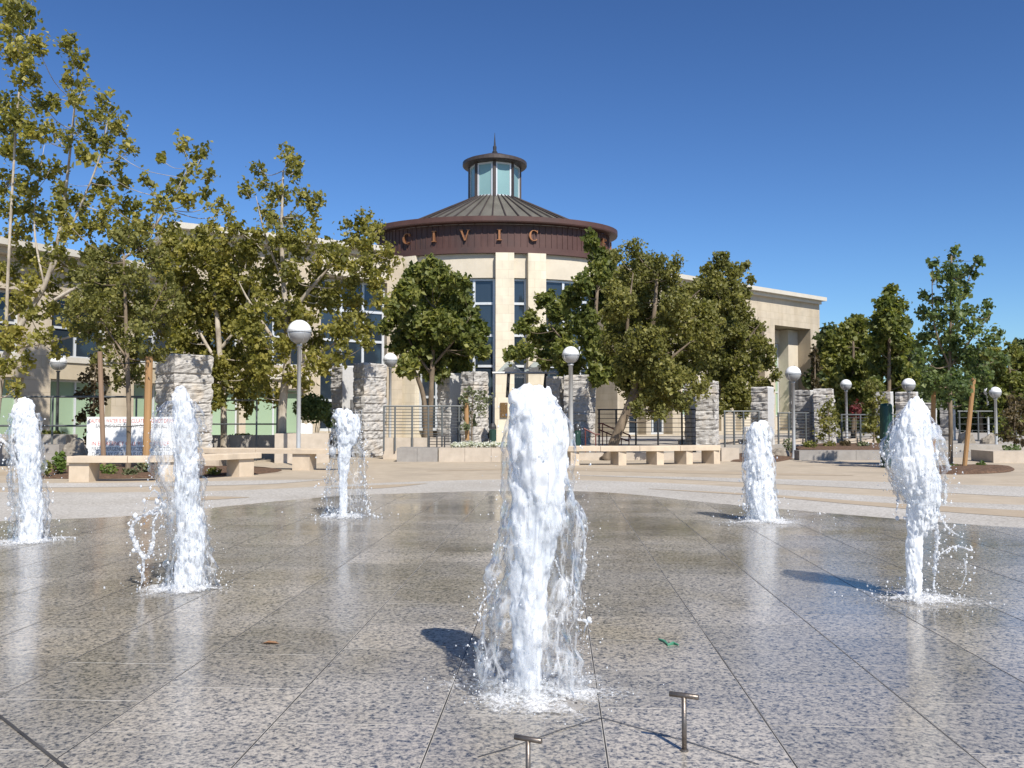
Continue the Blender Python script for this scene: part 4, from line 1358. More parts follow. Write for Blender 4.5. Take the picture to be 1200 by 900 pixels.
def tree(label, base, d, limbs, clumps, leaf, mat, bark, seed, dens=1.0, depth=.55, group='trees on the plaza', z0=0.0, thin=.72, trunk_r=.09, spread=1.0, name='broadleaf_tree', stakes=(), twig=.30, clusters=None):
    """limbs: [[(px, py, radius_px), ...]], clumps: [(px, py, rx, ry)] in photo pixels at depth d"""
    rs = np.random.default_rng(seed)
    m = mpp(d)
    root = onx(base, d, z0)
    t = thing(name, root, label, 'tree', group)
    xs = [c[0] for c in clumps]; half = (max(xs) - min(xs)) / 2 + 20
    cx = sum(xs) / len(xs)
    tb = MB()
    limb_pts = []
    zoff = {}
    for li, lb in enumerate(limbs):
        dz = 0 if li == 0 else rs.uniform(-.5, .5) * half * depth * m / K
        pts, rad = [], []
        for i, (px, py, r) in enumerate(lb):
            f = i / (len(lb) - 1)
            p = at(px, py, d + dz * f)
            pts.append(p); rad.append(r * m * thin)
        if li == 0:
            pts[0] = Vector((pts[0].x, pts[0].y, z0 - .02))
        if li: rad[-1] *= .35
        pp = catmull(pts, 5)
        rr = np.interp(np.linspace(0, len(rad) - 1, len(pp)), range(len(rad)), rad)
        rr = rr * (1 + rs.normal(0, .05, len(rr)))
        if li == 0: rr[0] *= 1.5; rr[1] *= 1.15
        tb.tube(pp, list(rr), 8 if li == 0 else 6)
        limb_pts += [(p, r) for p, r in zip(pp, rr)]
    C, TN = [], []
    for cl in clumps:
        px, py, rx = cl[:3]
        ry = cl[3] if len(cl) > 3 else rx
        w = max(.15, 1 - ((px - cx) / half) ** 2) ** .5
        dd = d + rs.uniform(-1, 1) * half * depth * w * m / K
        c = at(px, py, dd)
        k_ = dd / d
        RX, RY = rx * m * k_, ry * m * k_
        # branch to the clump
        best = min(limb_pts, key=lambda q: (q[0] - c).length + max(0, q[0].z - c.z + .1) * 2.0)
        a = best[0]
        mid = a.lerp(c, .55) + Vector((0, 0, -.12 * (c - a).length))
        pts = catmull([a, mid, c], 4)
        r0 = min(best[1] * .45, .022)
        tb.tube(pts, list(np.linspace(r0, .008, len(pts))), 5, False)
        br_pts = [(p, r0 * .6) for p in pts[2:]]
        ncl = max(5, int(RX * RY * 175 * dens))
        bias = rs.normal(0, .10)
        for k in range(ncl):
            v = rs.normal(size=3); v /= np.linalg.norm(v)
            rr_ = rs.uniform(.2, 1.0) ** .6 * spread * .95
            q = np.array(c) + v * np.array([RX, max(RX, RY) * .8, RY]) * rr_
            nl = int(rs.integers(9, 22))
            axis = v * .6 + rs.normal(size=3) * .5 + np.array([0, 0, .25])
            axis /= np.linalg.norm(axis)
            tw = twig * min(1.0, max(RX, RY) / .28 + .15)
            s_ = rs.uniform(-.5, .5, nl)[:, None]
            pts_ = q + axis * s_ * tw + rs.normal(size=(nl, 3)) * tw * .24
            C.append(pts_)
            TN.append(np.clip(rs.normal(.48 + bias + rs.normal(0, .12), .17, nl), 0, 1))
            if rs.uniform() < .16:
                tb.tube([c.lerp(a, .15), Vector(q - axis * tw * .4), Vector(q + axis * tw * .45)], [.010, .006, .003], 3, False)
    C = np.concatenate(C); TN = np.concatenate(TN)
    tb.build('trunk', M[bark], t, True)
    leaf_cloud('crown', C, leaf, M[mat], t, rs, tint=TN)
    return t

def stake(px0, py0, px1, py1, d, r, label, mat='stake'):
    a, c = at(px0, py0, d), at(px1, py1, d)
    a.z = max(a.z, -.02)
    b = MB(); b.tube([a, a.lerp(c, .5), c], [r * 1.02, r, r * .96], 9)
    o = b.build('timber_stake', M[mat])
    tag(o, label, 'stake', 'timber tree stakes', 'thing')

# big plane tree at the far left, reaching out of the frame
tree('tall open plane tree at the picture edge with a forked pale trunk', -10, 32,
     [[(-10, 560, 10), (-4, 480, 9), (6, 420, 8), (28, 375, 6.5), (52, 335, 5.5), (68, 280, 4.5), (78, 215, 3.5), (88, 120, 2)],
      [(28, 375, 4.5), (75, 345, 4), (118, 322, 3.5), (160, 290, 3), (195, 245, 2.6), (224, 190, 1.6)],
      [(6, 420, 4), (9, 330, 4), (14, 230, 3.2), (22, 110, 2.4), (36, 30, 1.4)],
      [(60, 320, 3), (95, 240, 2.6), (118, 180, 2), (130, 120, 1.3)],
      [(10, 410, 4), (60, 400, 3.4), (90, 392, 2.6), (130, 375, 1.6)],
      [(52, 335, 2.6), (40, 260, 2.2), (52, 170, 1.5)]],
     [(26, 20, 20, 26), (42, 50, 14, 18), (12, 62, 16), (34, 88, 18), (50, 120, 12, 16), (16, 125, 18), (44, 152, 15), (18, 175, 20), (58, 200, 15), (30, 225, 18), (6, 215, 16),
      (80, 52, 11, 15), (92, 76, 10, 14), (78, 92, 10), (88, 118, 11), (98, 100, 8),
      (124, 122, 11, 15), (140, 150, 13, 15), (110, 140, 12), (150, 178, 8, 12), (122, 168, 12), (105, 185, 13), (134, 196, 11), (82, 165, 11), (72, 225, 13), (98, 235, 16), (118, 215, 13), (50, 262, 15), (80, 270, 16), (20, 270, 16),
      (214, 170, 8, 13), (236, 182, 11, 12), (225, 200, 10), (246, 205, 9), (190, 188, 5), (200, 225, 12), (170, 215, 11), (150, 212, 10), (185, 240, 13), (222, 235, 12), (252, 238, 11), (150, 245, 14), (125, 262, 15), (165, 265, 14), (265, 250, 9),
      (10, 320, 18), (45, 318, 14), (75, 310, 14), (108, 300, 15), (22, 355, 18), (60, 360, 13), (96, 350, 13), (12, 395, 20), (48, 395, 12), (85, 382, 12), (120, 345, 12), (4, 430, 14), (140, 318, 12), (30, 425, 10), (10, 10, 16), (8, 40, 14), (30, 60, 14), (26, 140, 16), (8, 150, 14), (34, 190, 14), (65, 120, 10), (62, 155, 11), (96, 150, 12), (112, 165, 11), (70, 250, 14), (100, 265, 13), (35, 245, 14), (10, 245, 15), (130, 240, 13), (145, 275, 13), (180, 270, 12), (200, 262, 12), (60, 295, 14), (28, 300, 15), (92, 325, 12), (60, 335, 12), (35, 335, 13), (110, 330, 12), (36, 372, 12), (70, 412, 10), (18, 455, 9), (240, 225, 9), (212, 215, 9)],
     .125, 'leaf_plane', 'bark_pale', 21, dens=.72, depth=.7, z0=0, thin=.5)

# plane tree behind the staked one
tree('wide plane tree hiding the cream facade behind the staked tree', 262, 38,
     [[(262, 530, 6), (262, 480, 5), (258, 420, 4.5), (252, 340, 3)], [(258, 430, 3), (230, 380, 2.6), (212, 310, 1.5)], [(258, 410, 3), (285, 370, 2.6), (295, 320, 1.5)]],
     [(205, 285, 20), (228, 300, 22), (190, 300, 18), (255, 312, 20), (282, 300, 18), (215, 335, 22), (250, 345, 24), (285, 340, 20), (222, 375, 22), (258, 380, 24), (292, 380, 20), (232, 410, 22), (268, 420, 24), (300, 415, 18), (245, 448, 20), (280, 452, 20), (305, 448, 14), (255, 470, 12), (288, 474, 12), (240, 290, 14), (235, 276, 12), (262, 284, 13), (290, 287, 11), (272, 268, 9), (248, 268, 8), (200, 320, 16), (270, 325, 18), (236, 355, 18), (272, 362, 18), (212, 395, 16), (250, 430, 18), (300, 435, 14), (190, 345, 14), (205, 440, 14), (198, 415, 14)],
     .135, 'leaf_plane', 'bark_pale', 22, dens=.9, depth=.6, z0=.0)

# staked young tree by the sign
tree('young fine leaved tree tied between two stakes beside the water sign', 151, 27.5,
     [[(150, 560, 4.2), (151, 480, 4), (149, 420, 3.6), (147, 360, 2.8), (145, 300, 1.6)], [(149, 420, 2), (125, 385, 1.4), (105, 350, .9)], [(149, 410, 2), (175, 370, 1.5), (195, 330, .9)], [(150, 440, 1.8), (138, 415, 1.4), (130, 400, .8)]],
     [(140, 285, 18), (165, 290, 18), (115, 300, 16), (185, 305, 16), (100, 325, 16), (130, 325, 20), (160, 325, 20), (195, 335, 14), (92, 355, 15), (120, 360, 20), (150, 358, 22), (180, 362, 20), (205, 362, 12), (100, 388, 15), (130, 392, 18), (160, 392, 20), (190, 388, 15), (125, 418, 14), (152, 422, 16), (178, 415, 14), (140, 444, 12), (162, 440, 11), (152, 275, 12), (128, 300, 14), (172, 345, 16), (110, 340, 16), (140, 340, 18), (142, 375, 18), (170, 375, 16), (112, 375, 14), (88, 370, 12), (205, 345, 10), (145, 408, 14)],
     .085, 'leaf_olive', 'bark', 23, dens=1.45, depth=.8, twig=.22)
stake(122, 562, 117, 412, 27.0, 2.8 * mpp(27), 'weathered grey brown stake on the darker side of the young tree', 'stake_old')
stake(171, 562, 175, 418, 27.2, 4.4 * mpp(27), 'honey coloured stake between the young tree and the granite pillar')
for y, xa, xb in ((424, 118, 175), (498, 121, 173)):
    b = MB(); b.tube([at(xa, y + 1, 27.0), at(149, y + 2, 27.3), at(xb, y, 27.2)], .010, 5)
    tag(b.build('tree_tie', M['black']), 'dark tie strap holding the young tree at %s height' % ('the upper' if y < 450 else 'the lower, sign'), 'strap', 'tree tie straps', 'thing')

# pale trunked plane in front of the glazed bay
tree('plane tree with white mottled trunk behind the big globe lamp', 333, 36,
     [[(331, 520, 8), (331, 480, 7), (336, 430, 6.5), (337, 380, 5.5), (332, 330, 4), (330, 270, 3), (332, 200, 1.6)], [(337, 400, 4), (348, 360, 3.4), (380, 320, 2.4), (415, 285, 1.5)], [(336, 420, 3.6), (312, 385, 3), (290, 350, 2), (280, 330, 1)],
      [(333, 450, 3), (355, 425, 2.6), (395, 400, 2), (430, 370, 1.2)], [(332, 330, 2), (312, 280, 1.8), (300, 230, 1.2)]],
     [(338, 182, 10, 14), (346, 200, 10, 14), (302, 197, 6, 9), (306, 212, 7, 10), (288, 222, 8, 11), (326, 228, 16, 14), (352, 232, 8, 14), (368, 240, 10, 14), (345, 262, 14), (312, 250, 12), (330, 280, 16), (300, 285, 12), (322, 305, 16), (350, 295, 12),
      (425, 262, 14, 16), (432, 285, 12), (412, 280, 12), (395, 300, 14), (448, 300, 10), (375, 318, 14), (425, 315, 16), (405, 330, 16), (440, 330, 14), (350, 335, 16), (320, 338, 14), (290, 330, 12),
      (380, 352, 18), (415, 358, 18), (445, 352, 10), (355, 372, 16), (395, 385, 18), (425, 385, 14), (320, 372, 16), (298, 365, 14), (365, 405, 18), (400, 412, 14), (428, 405, 10), (300, 400, 16), (328, 410, 14), (380, 432, 12), (310, 432, 16), (345, 440, 14), (318, 462, 14), (300, 458, 10), (360, 455, 10), (290, 425, 10), (340, 320, 14), (305, 320, 12), (365, 345, 14), (285, 385, 14), (340, 395, 14), (390, 345, 14), (410, 380, 14), (370, 420, 14), (312, 350, 14), (345, 360, 14), (290, 300, 12), (282, 272, 9), (385, 292, 12), (360, 282, 10), (408, 264, 8), (445, 266, 8), (455, 292, 8), (400, 304, 13), (446, 318, 13), (375, 300, 11), (300, 270, 10), (345, 285, 11), (428, 300, 12), (462, 302, 7), (318, 262, 10), (365, 268, 9)],
     .125, 'leaf_plane', 'bark_pale', 24, dens=.82, depth=.5, z0=.0)

# round green tree before the drum
tree('compact green plane tree in front of the rotunda glass', 506, 47,
     [[(504, 520, 4.5), (505, 470, 4.2), (507, 420, 3.6), (508, 360, 2)], [(506, 440, 2.4), (480, 400, 2), (468, 370, 1.2)], [(506, 430, 2.4), (535, 395, 2), (552, 370, 1.2)], [(499, 520, 5), (497, 470, 4), (488, 440, 3), (478, 425, 2)]],
     [(506, 312, 12, 12), (490, 325, 16), (522, 325, 14), (540, 330, 10), (475, 345, 16), (505, 350, 22), (535, 352, 20), (465, 372, 14), (490, 378, 22), (520, 382, 22), (550, 378, 16), (470, 402, 16), (500, 408, 22), (530, 410, 20), (556, 402, 13), (478, 428, 14), (510, 432, 16), (540, 430, 14), (562, 385, 8), (564, 412, 8), (460, 355, 8), (452, 385, 8)],
     .20, 'leaf_green', 'bark', 25, dens=1.15, depth=.7, z0=.3)

# dark tree right of the piers
tree('dark broad tree with a hanging arm of leaves beside the stone piers', 694, 47,
     [[(692, 525, 5), (692, 470, 4.6), (695, 410, 4), (700, 340, 2.6)], [(693, 440, 2.6), (660, 400, 2), (640, 375, 1.2)], [(695, 410, 2.6), (735, 370, 2), (760, 330, 1.2)]],
     [(693, 282, 9, 12), (700, 300, 11, 13), (716, 305, 10), (700, 322, 14), (684, 335, 12), (720, 330, 16), (705, 350, 18), (640, 352, 12), (655, 365, 14), (670, 350, 12), (622, 372, 9), (632, 395, 13), (612, 385, 8), (615, 412, 10), (600, 415, 9), (655, 395, 18), (685, 378, 18), (640, 420, 13), (668, 425, 18), (698, 405, 20), (725, 375, 20), (700, 440, 14), (720, 425, 20), (735, 345, 16), (660, 410, 14)],
     .18, 'leaf_green', 'bark', 26, dens=1.25, depth=.7, z0=.0)

# large olive-green tree with a leaning trunk
tree('large dense olive green tree on a leaning trunk behind the long bench', 716, 37.5,
     [[(712, 548, 9), (722, 512, 8), (736, 478, 7), (752, 430, 5.5), (765, 380, 4), (770, 320, 2.5)], [(740, 470, 4), (775, 430, 3), (810, 400, 2)], [(745, 450, 4), (735, 390, 3), (742, 320, 2)], [(752, 430, 3), (790, 370, 2.4), (820, 340, 1.6)]],
     [(742, 290, 12), (752, 308, 16), (770, 312, 16), (735, 325, 18), (785, 325, 14), (755, 335, 20), (778, 348, 22), (730, 355, 20), (805, 345, 16), (752, 368, 24), (790, 375, 24), (825, 365, 16), (725, 390, 20), (760, 400, 26), (795, 405, 24), (830, 395, 18), (740, 420, 20), (775, 430, 24), (810, 425, 20), (755, 445, 20), (785, 450, 16), (735, 448, 14), (768, 468, 16), (750, 478, 10), (775, 484, 8), (725, 300, 9), (792, 308, 9), (720, 365, 16), (715, 405, 14), (745, 350, 18), (768, 385, 20), (810, 380, 18), (790, 355, 18), (745, 405, 20), (812, 408, 16), (770, 450, 18), (758, 320, 14), (720, 340, 14), (836, 380, 12), (800, 440, 16), (762, 458, 16), (745, 466, 13), (790, 466, 13), (732, 432, 15), (752, 440, 16), (778, 474, 11), (800, 470, 14), (765, 478, 11), (742, 462, 12), (820, 455, 14), (785, 445, 16), (765, 440, 16)],
     .10, 'leaf_olive', 'bark', 27, dens=1.5, depth=.7, twig=.24)

# tree between it and the right wing
tree('rounded olive tree standing in front of the cream wing corner', 836, 48,
     [[(836, 530, 5), (840, 470, 4.6), (846, 400, 3.6), (846, 330, 2)], [(850, 440, 2.6), (875, 400, 2), (890, 380, 1.2)], [(848, 420, 2.6), (825, 380, 2), (815, 350, 1.2)]],
     [(846, 305, 10, 11), (835, 318, 14), (858, 320, 13), (876, 312, 5), (825, 338, 16), (850, 342, 20), (872, 342, 10), (815, 362, 14), (840, 370, 22), (868, 370, 16), (885, 385, 12), (830, 398, 22), (862, 402, 22), (890, 405, 14), (845, 430, 22), (875, 432, 20), (900, 425, 10), (835, 455, 16), (865, 460, 18), (892, 455, 12), (908, 440, 6), (880, 328, 5), (850, 475, 11), (825, 470, 12), (870, 478, 11), (885, 470, 10), (902, 412, 8), (838, 355, 16), (858, 388, 18), (846, 415, 18), (880, 415, 16), (822, 425, 16), (816, 385, 14), (850, 450, 16), (838, 332, 12), (862, 355, 12)],
     .125, 'leaf_olive', 'bark', 28, dens=1.4, depth=.7, z0=.3, twig=.26)

# right-hand trees
tree('tall elm sapling with feathery top shoots tied to two stakes', 1113, 31,
     [[(1114, 549, 3.6), (1114, 500, 3.4), (1113, 440, 3.2), (1114, 380, 2.4), (1115, 300, 1.2)], [(1113, 430, 1.8), (1095, 380, 1.4), (1092, 310, .8)], [(1113, 430, 1.8), (1140, 395, 1.4), (1160, 370, .8)], [(1114, 390, 1.4), (1130, 340, 1.1), (1145, 305, .7)]],
     [(1115, 298, 6, 12), (1112, 320, 9, 14), (1122, 322, 8, 14), (1116, 342, 12), (1094, 308, 4, 8), (1097, 325, 5, 10), (1102, 350, 9), (1138, 318, 6, 10), (1146, 304, 6, 6), (1132, 340, 9, 12), (1084, 348, 5, 10), (1082, 368, 7, 10), (1100, 372, 13), (1122, 370, 14), (1138, 365, 9), (1090, 395, 14), (1115, 398, 18), (1142, 385, 12), (1155, 372, 8), (1158, 358, 4, 8), (1082, 420, 13), (1105, 425, 18), (1132, 418, 18), (1158, 402, 13), (1170, 390, 6), (1095, 448, 14), (1120, 452, 18), (1146, 440, 15), (1172, 420, 10), (1110, 470, 10), (1135, 468, 11)],
     .105, 'leaf_elm', 'bark', 29, dens=1.25, depth=.8, twig=.24)
stake(1093.5, 545, 1094, 458, 30.6, 2.6 * mpp(30.6), 'upright orange brown stake partly behind the widest water jet')
stake(1130, 549, 1141, 443, 30.4, 2.6 * mpp(30.4), 'leaning orange brown stake near the elm trunk')
tree('conical green tree with yellowing leaves behind the far pillars', 1042, 55,
     [[(1042, 520, 3.4), (1042, 440, 3), (1042, 350, 1.6)]],
     [(1044, 342, 7, 9), (1036, 358, 11), (1050, 360, 11), (1030, 378, 12), (1046, 382, 16), (1060, 380, 8), (1026, 402, 13), (1044, 406, 18), (1062, 404, 11), (1030, 430, 16), (1052, 432, 16), (1024, 455, 12), (1046, 456, 16), (1064, 445, 12), (1036, 478, 12), (1058, 475, 12)],
     .20, 'leaf_green', 'bark', 30, dens=1.1, depth=.7, z0=.3)
tree('mid green spreading tree beside the cream wing end', 1000, 60,
     [[(1000, 520, 3.4), (1000, 450, 3), (1000, 400, 1.6)]],
     [(1008, 382, 12), (990, 388, 10), (978, 402, 12), (1000, 404, 16), (1018, 405, 12), (972, 425, 12), (992, 430, 16), (1014, 432, 14), (980, 452, 14), (1002, 458, 16), (1020, 460, 10), (990, 480, 12), (1010, 484, 10)],
     .22, 'leaf_yellow', 'bark', 31, dens=1.1, depth=.7, z0=.3)
tree('yellow green loose tree at the far picture edge behind small lamps', 1182, 50,
     [[(1184, 520, 3.4), (1184, 460, 3), (1182, 420, 1.6)]],
     [(1165, 418, 12), (1186, 412, 10), (1198, 428, 14), (1172, 440, 14), (1190, 452, 16), (1168, 462, 12), (1200, 470, 12), (1182, 480, 14), (1162, 482, 9), (1210, 450, 14), (1196, 498, 12), (1178, 505, 9)],
     .17, 'leaf_yellow', 'bark', 32, dens=1.0, depth=.7, z0=.3)
# the darker belt further off: each crown its own tree
for i, (px, top, w, d, mt, lab) in enumerate((
        (972, 385, 26, 78, 'leaf_dark', 'dark distant tree touching the end wall of the building'),
        (1000, 372, 18, 92, 'leaf_dark', 'dark pointed tree top peeping between nearer crowns'),
        (1066, 400, 26, 80, 'leaf_dark', 'dark distant tree behind the conical green one'),
        (1150, 412, 30, 84, 'leaf_dark', 'dark distant tree behind the tall elm sapling'),
        (1196, 398, 18, 95, 'leaf_dark', 'dark distant tree top at the far picture edge'),
        (1230, 405, 30, 86, 'leaf_dark', 'dark distant tree mostly outside the picture'),
        (1105, 425, 28, 88, 'leaf_dark', 'dark distant tree low behind the elm trunk'))):
    cl = [(px, top + 7, w * .35, 8)]
    y = top + 20; row = 0
    while y < 505:
        ww = w * min(1, .55 + row * .2)
        for k in range(3):
            cl.append((px + (k - 1) * ww * .6 + (row % 2) * 4, y, ww * .45, 14))
        y += 20; row += 1
    tree(lab, px, d, [[(px, 515, 2.6), (px, 460, 2.4), (px, top + 20, 1.2)]], cl, .30, mt, 'bark', 60 + i, dens=.75, depth=.7, z0=.3, group='dark trees beyond the plaza', name='distant_tree', twig=.5)

# thin cypress, saplings, shrubs
tree('thin dark cypress pressed between two granite pillars', 955, 46,
     [[(955, 520, 1.6), (955, 470, 1.3), (955, 405, .6)]], [(955, 410, 2, 6)] + [(955 + (k % 2) * 2 - 1, 420 + k * 11, 3.5, 7) for k in range(9)], .10, 'leaf_brown', 'bark', 40, dens=3.0, depth=.3, z0=.0, name='cypress', group=None, twig=.16)
tree('small brown leaved shrub tree by the dark lamp pole', 108, 38.5,
     [[(110, 525, 2.4), (110, 480, 2), (112, 430, 1)]], [(112, 428, 8), (100, 440, 8), (120, 445, 8), (106, 458, 9), (95, 462, 6), (118, 468, 8), (104, 482, 9), (114, 498, 8), (96, 490, 6), (106, 510, 8)], .13, 'leaf_brown', 'bark', 41, dens=.6, depth=.6, name='shrub_tree', group=None)
tree('little sapling with sparse silvery leaves beside a tan stake', 552, 37.4,
     [[(553, 520, 1.2), (553, 490, 1), (554, 455, .6)], [(553, 490, .7), (545, 475, .5), (540, 462, .3)], [(553, 485, .7), (563, 472, .5), (570, 465, .3)]],
     [(553, 458, 7), (543, 466, 6), (564, 465, 7), (572, 470, 5), (548, 478, 8), (562, 480, 7), (555, 494, 6), (546, 502, 5)], .09, 'leaf_silver', 'bark', 42, dens=.9, depth=.6, z0=.5, name='sapling', group=None)
stake(547.5, 516, 546, 460, 37.2, 2.6 * mpp(37.2), 'pale tan stake beside the little silvery sapling')
tree('brown tinged sapling standing before the ragged granite pillar', 972, 41,
     [[(972, 522, 1.2), (971, 490, 1), (970, 476, .6)]], [(970, 478, 8), (962, 488, 7), (978, 486, 8), (968, 500, 10), (980, 502, 7), (962, 510, 7)], .10, 'leaf_olive', 'bark', 43, dens=.9, depth=.6, z0=.1, name='sapling', group=None)
tree('dusty green shrub rising over the fence below a red bush', 1024, 43,
     [[(1024, 522, 1.2), (1024, 480, 1), (1024, 455, .6)]], [(1022, 455, 9), (1030, 470, 9), (1018, 474, 9), (1026, 490, 10), (1018, 502, 9), (1030, 508, 8)], .12, 'leaf_olive', 'bark', 44, dens=.9, depth=.6, z0=.1, name='shrub_tree', group=None)
tree('red flowering bush behind the railing and small lamp', 1003, 49,
     [[(1003, 520, 1.2), (1003, 490, 1), (1003, 478, .6)]], [(1003, 475, 5), (998, 480, 4), (1008, 480, 4), (1003, 485, 5)], .10, 'petal_red', 'bark', 45, dens=.7, depth=.6, z0=.3, name='flowering_bush', group=None)
tree('brown green sapling by the far tan planter box', 1190, 40,
     [[(1189, 530, 1.2), (1189, 500, 1), (1190, 470, .6)]], [(1190, 470, 10), (1182, 482, 9), (1198, 484, 9), (1188, 498, 10), (1200, 500, 8), (1180, 510, 7), (1194, 514, 8)], .11, 'leaf_brown', 'bark', 46, dens=.8, depth=.6, z0=.2, name='sapling', group=None)

def bush(px, py, rx, ry, d, mat, leaf, label, seed, name='shrub', cat='shrub', dens=1.0, group=None, zb=0.0):
    rs = np.random.default_rng(seed)
    m = mpp(d)
    c = at(px, py, d)
    root = Vector((c.x, c.y, zb))
    t = thing(name, root, label, cat, group)
    n = int(500 * dens * max(.25, rx * ry * m * m * 6))
    v = rs.normal(size=(n, 3)); v /= np.linalg.norm(v, axis=1)[:, None]
    r = rs.uniform(0, 1, n)[:, None] ** .4
    lump = 1 + .25 * np.array([mnoise.noise(Vector(x) * 2.2 + Vector((seed, 0, 0))) for x in v])[:, None]
    C = np.array(c) + v * r * lump * np.array([rx * m, rx * m * .7, ry * m])
    C = C[C[:, 2] > zb + .01]
    b = MB()
    for k in range(7):
        q = Vector(C[int(rs.integers(len(C)))])
        b.tube([root + Vector((rs.uniform(-.05, .05), rs.uniform(-.05, .05), 0)), root.lerp(q, .5) + Vector((0, 0, .03)), q], [.012, .009, .004], 4, False)
    b.build('stem', M['bark'], t)
    leaf_cloud('foliage', C, leaf, M[mat], t, rs)
    return t
bush(366, 478, 22, 17, 40, 'leaf_elm', .09, 'clipped dark green hedge before the glass doors', 70, 'hedge', 'hedge', 3.0, zb=.0)
bush(389, 492, 10, 10, 41, 'leaf_elm', .09, 'lower dark hedge end against the coarse pillar', 71, 'hedge', 'hedge', 2.5, zb=.0)

# planting beds (mulch) and their small plants
def bed(pts, label_z, name='mulch_bed'):
    b = MB()
    c = sum((Vector(p) for p in pts), Vector()) / len(pts)
    P = catmull([Vector(p) for p in pts] + [Vector(pts[0])], 5)[:-1]
    n = len(P)
    rows = []
    for f, h in ((1.0, .006), (.93, .05), (.75, .08), (.5, .09), (.25, .1)):
        rows.append([c + (p - c) * f + Vector((0, 0, h + .03 * mnoise.noise((c + (p - c) * f) * 5) * (f < .99))) for p in P])
    i0 = b.grid(rows, True)
    b.cap(i0 + (len(rows) - 1) * n, n)
    return tag(b.build(name, M['mulch'], None, False), kind='structure')
bed([ground(48, 561), ground(150, 561), ground(300, 556), ground(320, 549), ground(180, 545), ground(40, 549)], 0)
bed([ground(856, 541), ground(905, 542), ground(938, 534), ground(930, 526), ground(870, 526)], 0)
bed([ground(936, 527, .28), ground(1034, 527, .28), ground(1034, 518, .30), ground(936, 518, .30)], 0)
bed([ground(1092, 555), ground(1130, 556), ground(1184, 553), ground(1178, 547), ground(1100, 547)], 0)
bed([ground(1040, 527, .12), ground(1150, 528, .12), ground(1195, 524, .15), ground(1180, 519, .2), ground(1050, 519, .2)], 0)

plants = [  # px, py, rx, ry, d, material, leaf, label
    (70, 543, 9, 14, 26.5, 'leaf_bright', .09, 'bright green leafy plant by the free end of the curved bench'),
    (54, 548, 6, 9, 26, 'leaf_green', .08, 'small dark green plant left of the bright bench plant'),
    (128, 552, 12, 9, 26.5, 'leaf_bright', .07, 'fresh green ground plant under the curved bench, widest of its row'),
    (152, 554, 8, 6, 26.3, 'leaf_silver', .06, 'grey green tuft at the foot of the young tree'),
    (168, 548, 9, 9, 27, 'leaf_silver', .06, 'pale silvery tuft between the two stakes'),
    (108, 555, 6, 6, 26, 'leaf_green', .06, 'low green tuft by the bench leg'),
    (250, 553, 9, 5, 27, 'leaf_yellow', .06, 'yellowish ground plant right of the bubbling jet'),
    (924, 522, 7, 8, 40.5, 'leaf_silver', .07, 'silvery grass tuft beside the lamp in the rocks'),
    (949, 521, 9, 5, 40, 'leaf_yellow', .07, 'yellow green mound on the kerb wall next to the lamp'),
    (972, 521, 8, 4.5, 41, 'leaf_olive', .07, 'dull olive mound below the brown tinged sapling'),
    (990, 520, 7, 4, 41, 'leaf_brown', .07, 'brownish mound in the middle of the mulch above the kerb'),
    (1012, 521, 8, 4, 41, 'leaf_silver', .07, 'pale dry tuft close to the dark green post'),
    (1120, 549, 9, 5, 30.5, 'leaf_bright', .07, 'green ground plant between elm trunk and leaning stake'),
    (1150, 549, 7, 8, 30.8, 'leaf_elm', .10, 'upright agave like plant to the right of the leaning stake'),
    (1135, 553, 9, 4, 30, 'leaf_brown', .06, 'brown low tuft in front of the leaning stake'),
    (1175, 552, 9, 4, 31, 'leaf_brown', .06, 'brown purple cushion plant at the bed end'),
    (1185, 526, 12, 5, 36.5, 'leaf_elm', .08, 'dark green bush on top of the tan planter box'),
    (1160, 540, 6, 7, 38.6, 'leaf_yellow', .07, 'yellow tuft tucked beside the tan planter box'),
    (285, 512, 18, 4, 39.5, 'leaf_green', .08, 'trailing green creeper on the wall under green windows'),
    (55, 508, 22, 4, 37.5, 'leaf_green', .08, 'clipped green strip on the wall by the lamp'),
]
for i, (px, py, rx, ry, d, mt, lf, lab) in enumerate(plants):
    bush(px, py, rx, ry, d, mt, lf, lab, 100 + i, 'garden_plant', 'plant', 1.4, 'small plants in the beds', zb=0.0)

M['petal_white'] = leaf_mat('white_petal', (.22, .26, .14), (.74, .74, .70), (.80, .80, .77), .3)
zfl = at(560, 525, 36.1).z
for i in range(8):
    px = 533 + i * 9.3
    bush(px, 521.5 - (i % 3) * .5, 5.6, 3.4, 36.7, 'petal_white', .055, ('white flowering cushion in the planter row, %s' % ('at the end by the silvery sapling', 'directly under the silvery sapling', 'under the right twigs of the sapling', 'just past the silvery sapling', 'between sapling and plaque wall', 'in front of the plaque bin', 'in front of the plaque wall', 'beside the tallest jet')[i]), 150 + i, 'flowering_plant', 'flowers', 1.9, 'white flowers in the planter', zb=zfl - .01)

def rock(px, py, rx, ry, d, label, seed):
    m = mpp(d)
    c = at(px, py + ry, d)
    c.z = max(0, c.z)
    b = MB()
    off = Vector((seed * 3.1, seed, 0))
    rows = []
    for i in range(9):
        a = math.pi * (.5 - i / 8 * .98 + .0) if False else math.pi / 2 * (i / 8)
        row = []
        for k in range(16):
            t = 2 * math.pi * k / 16
            v = Vector((math.cos(t) * math.cos(a), math.sin(t) * math.cos(a), math.sin(a)))
            s = 1 + .35 * mnoise.noise(v * 1.6 + off) + .12 * mnoise.noise(v * 5 + off)
            row.append(Vector((c.x + v.x * rx * m * s, c.y + v.y * rx * m * .7 * s, c.z + v.z * ry * 2 * m * s - .01)))
        rows.append(row)
    b.grid(rows, True)
    tag(b.build('boulder', M['rock']), label, 'boulder', 'boulders in the beds', 'thing')
rock(88, 524, 14, 10, 31, 'large grey boulder next to the water sign', 1)
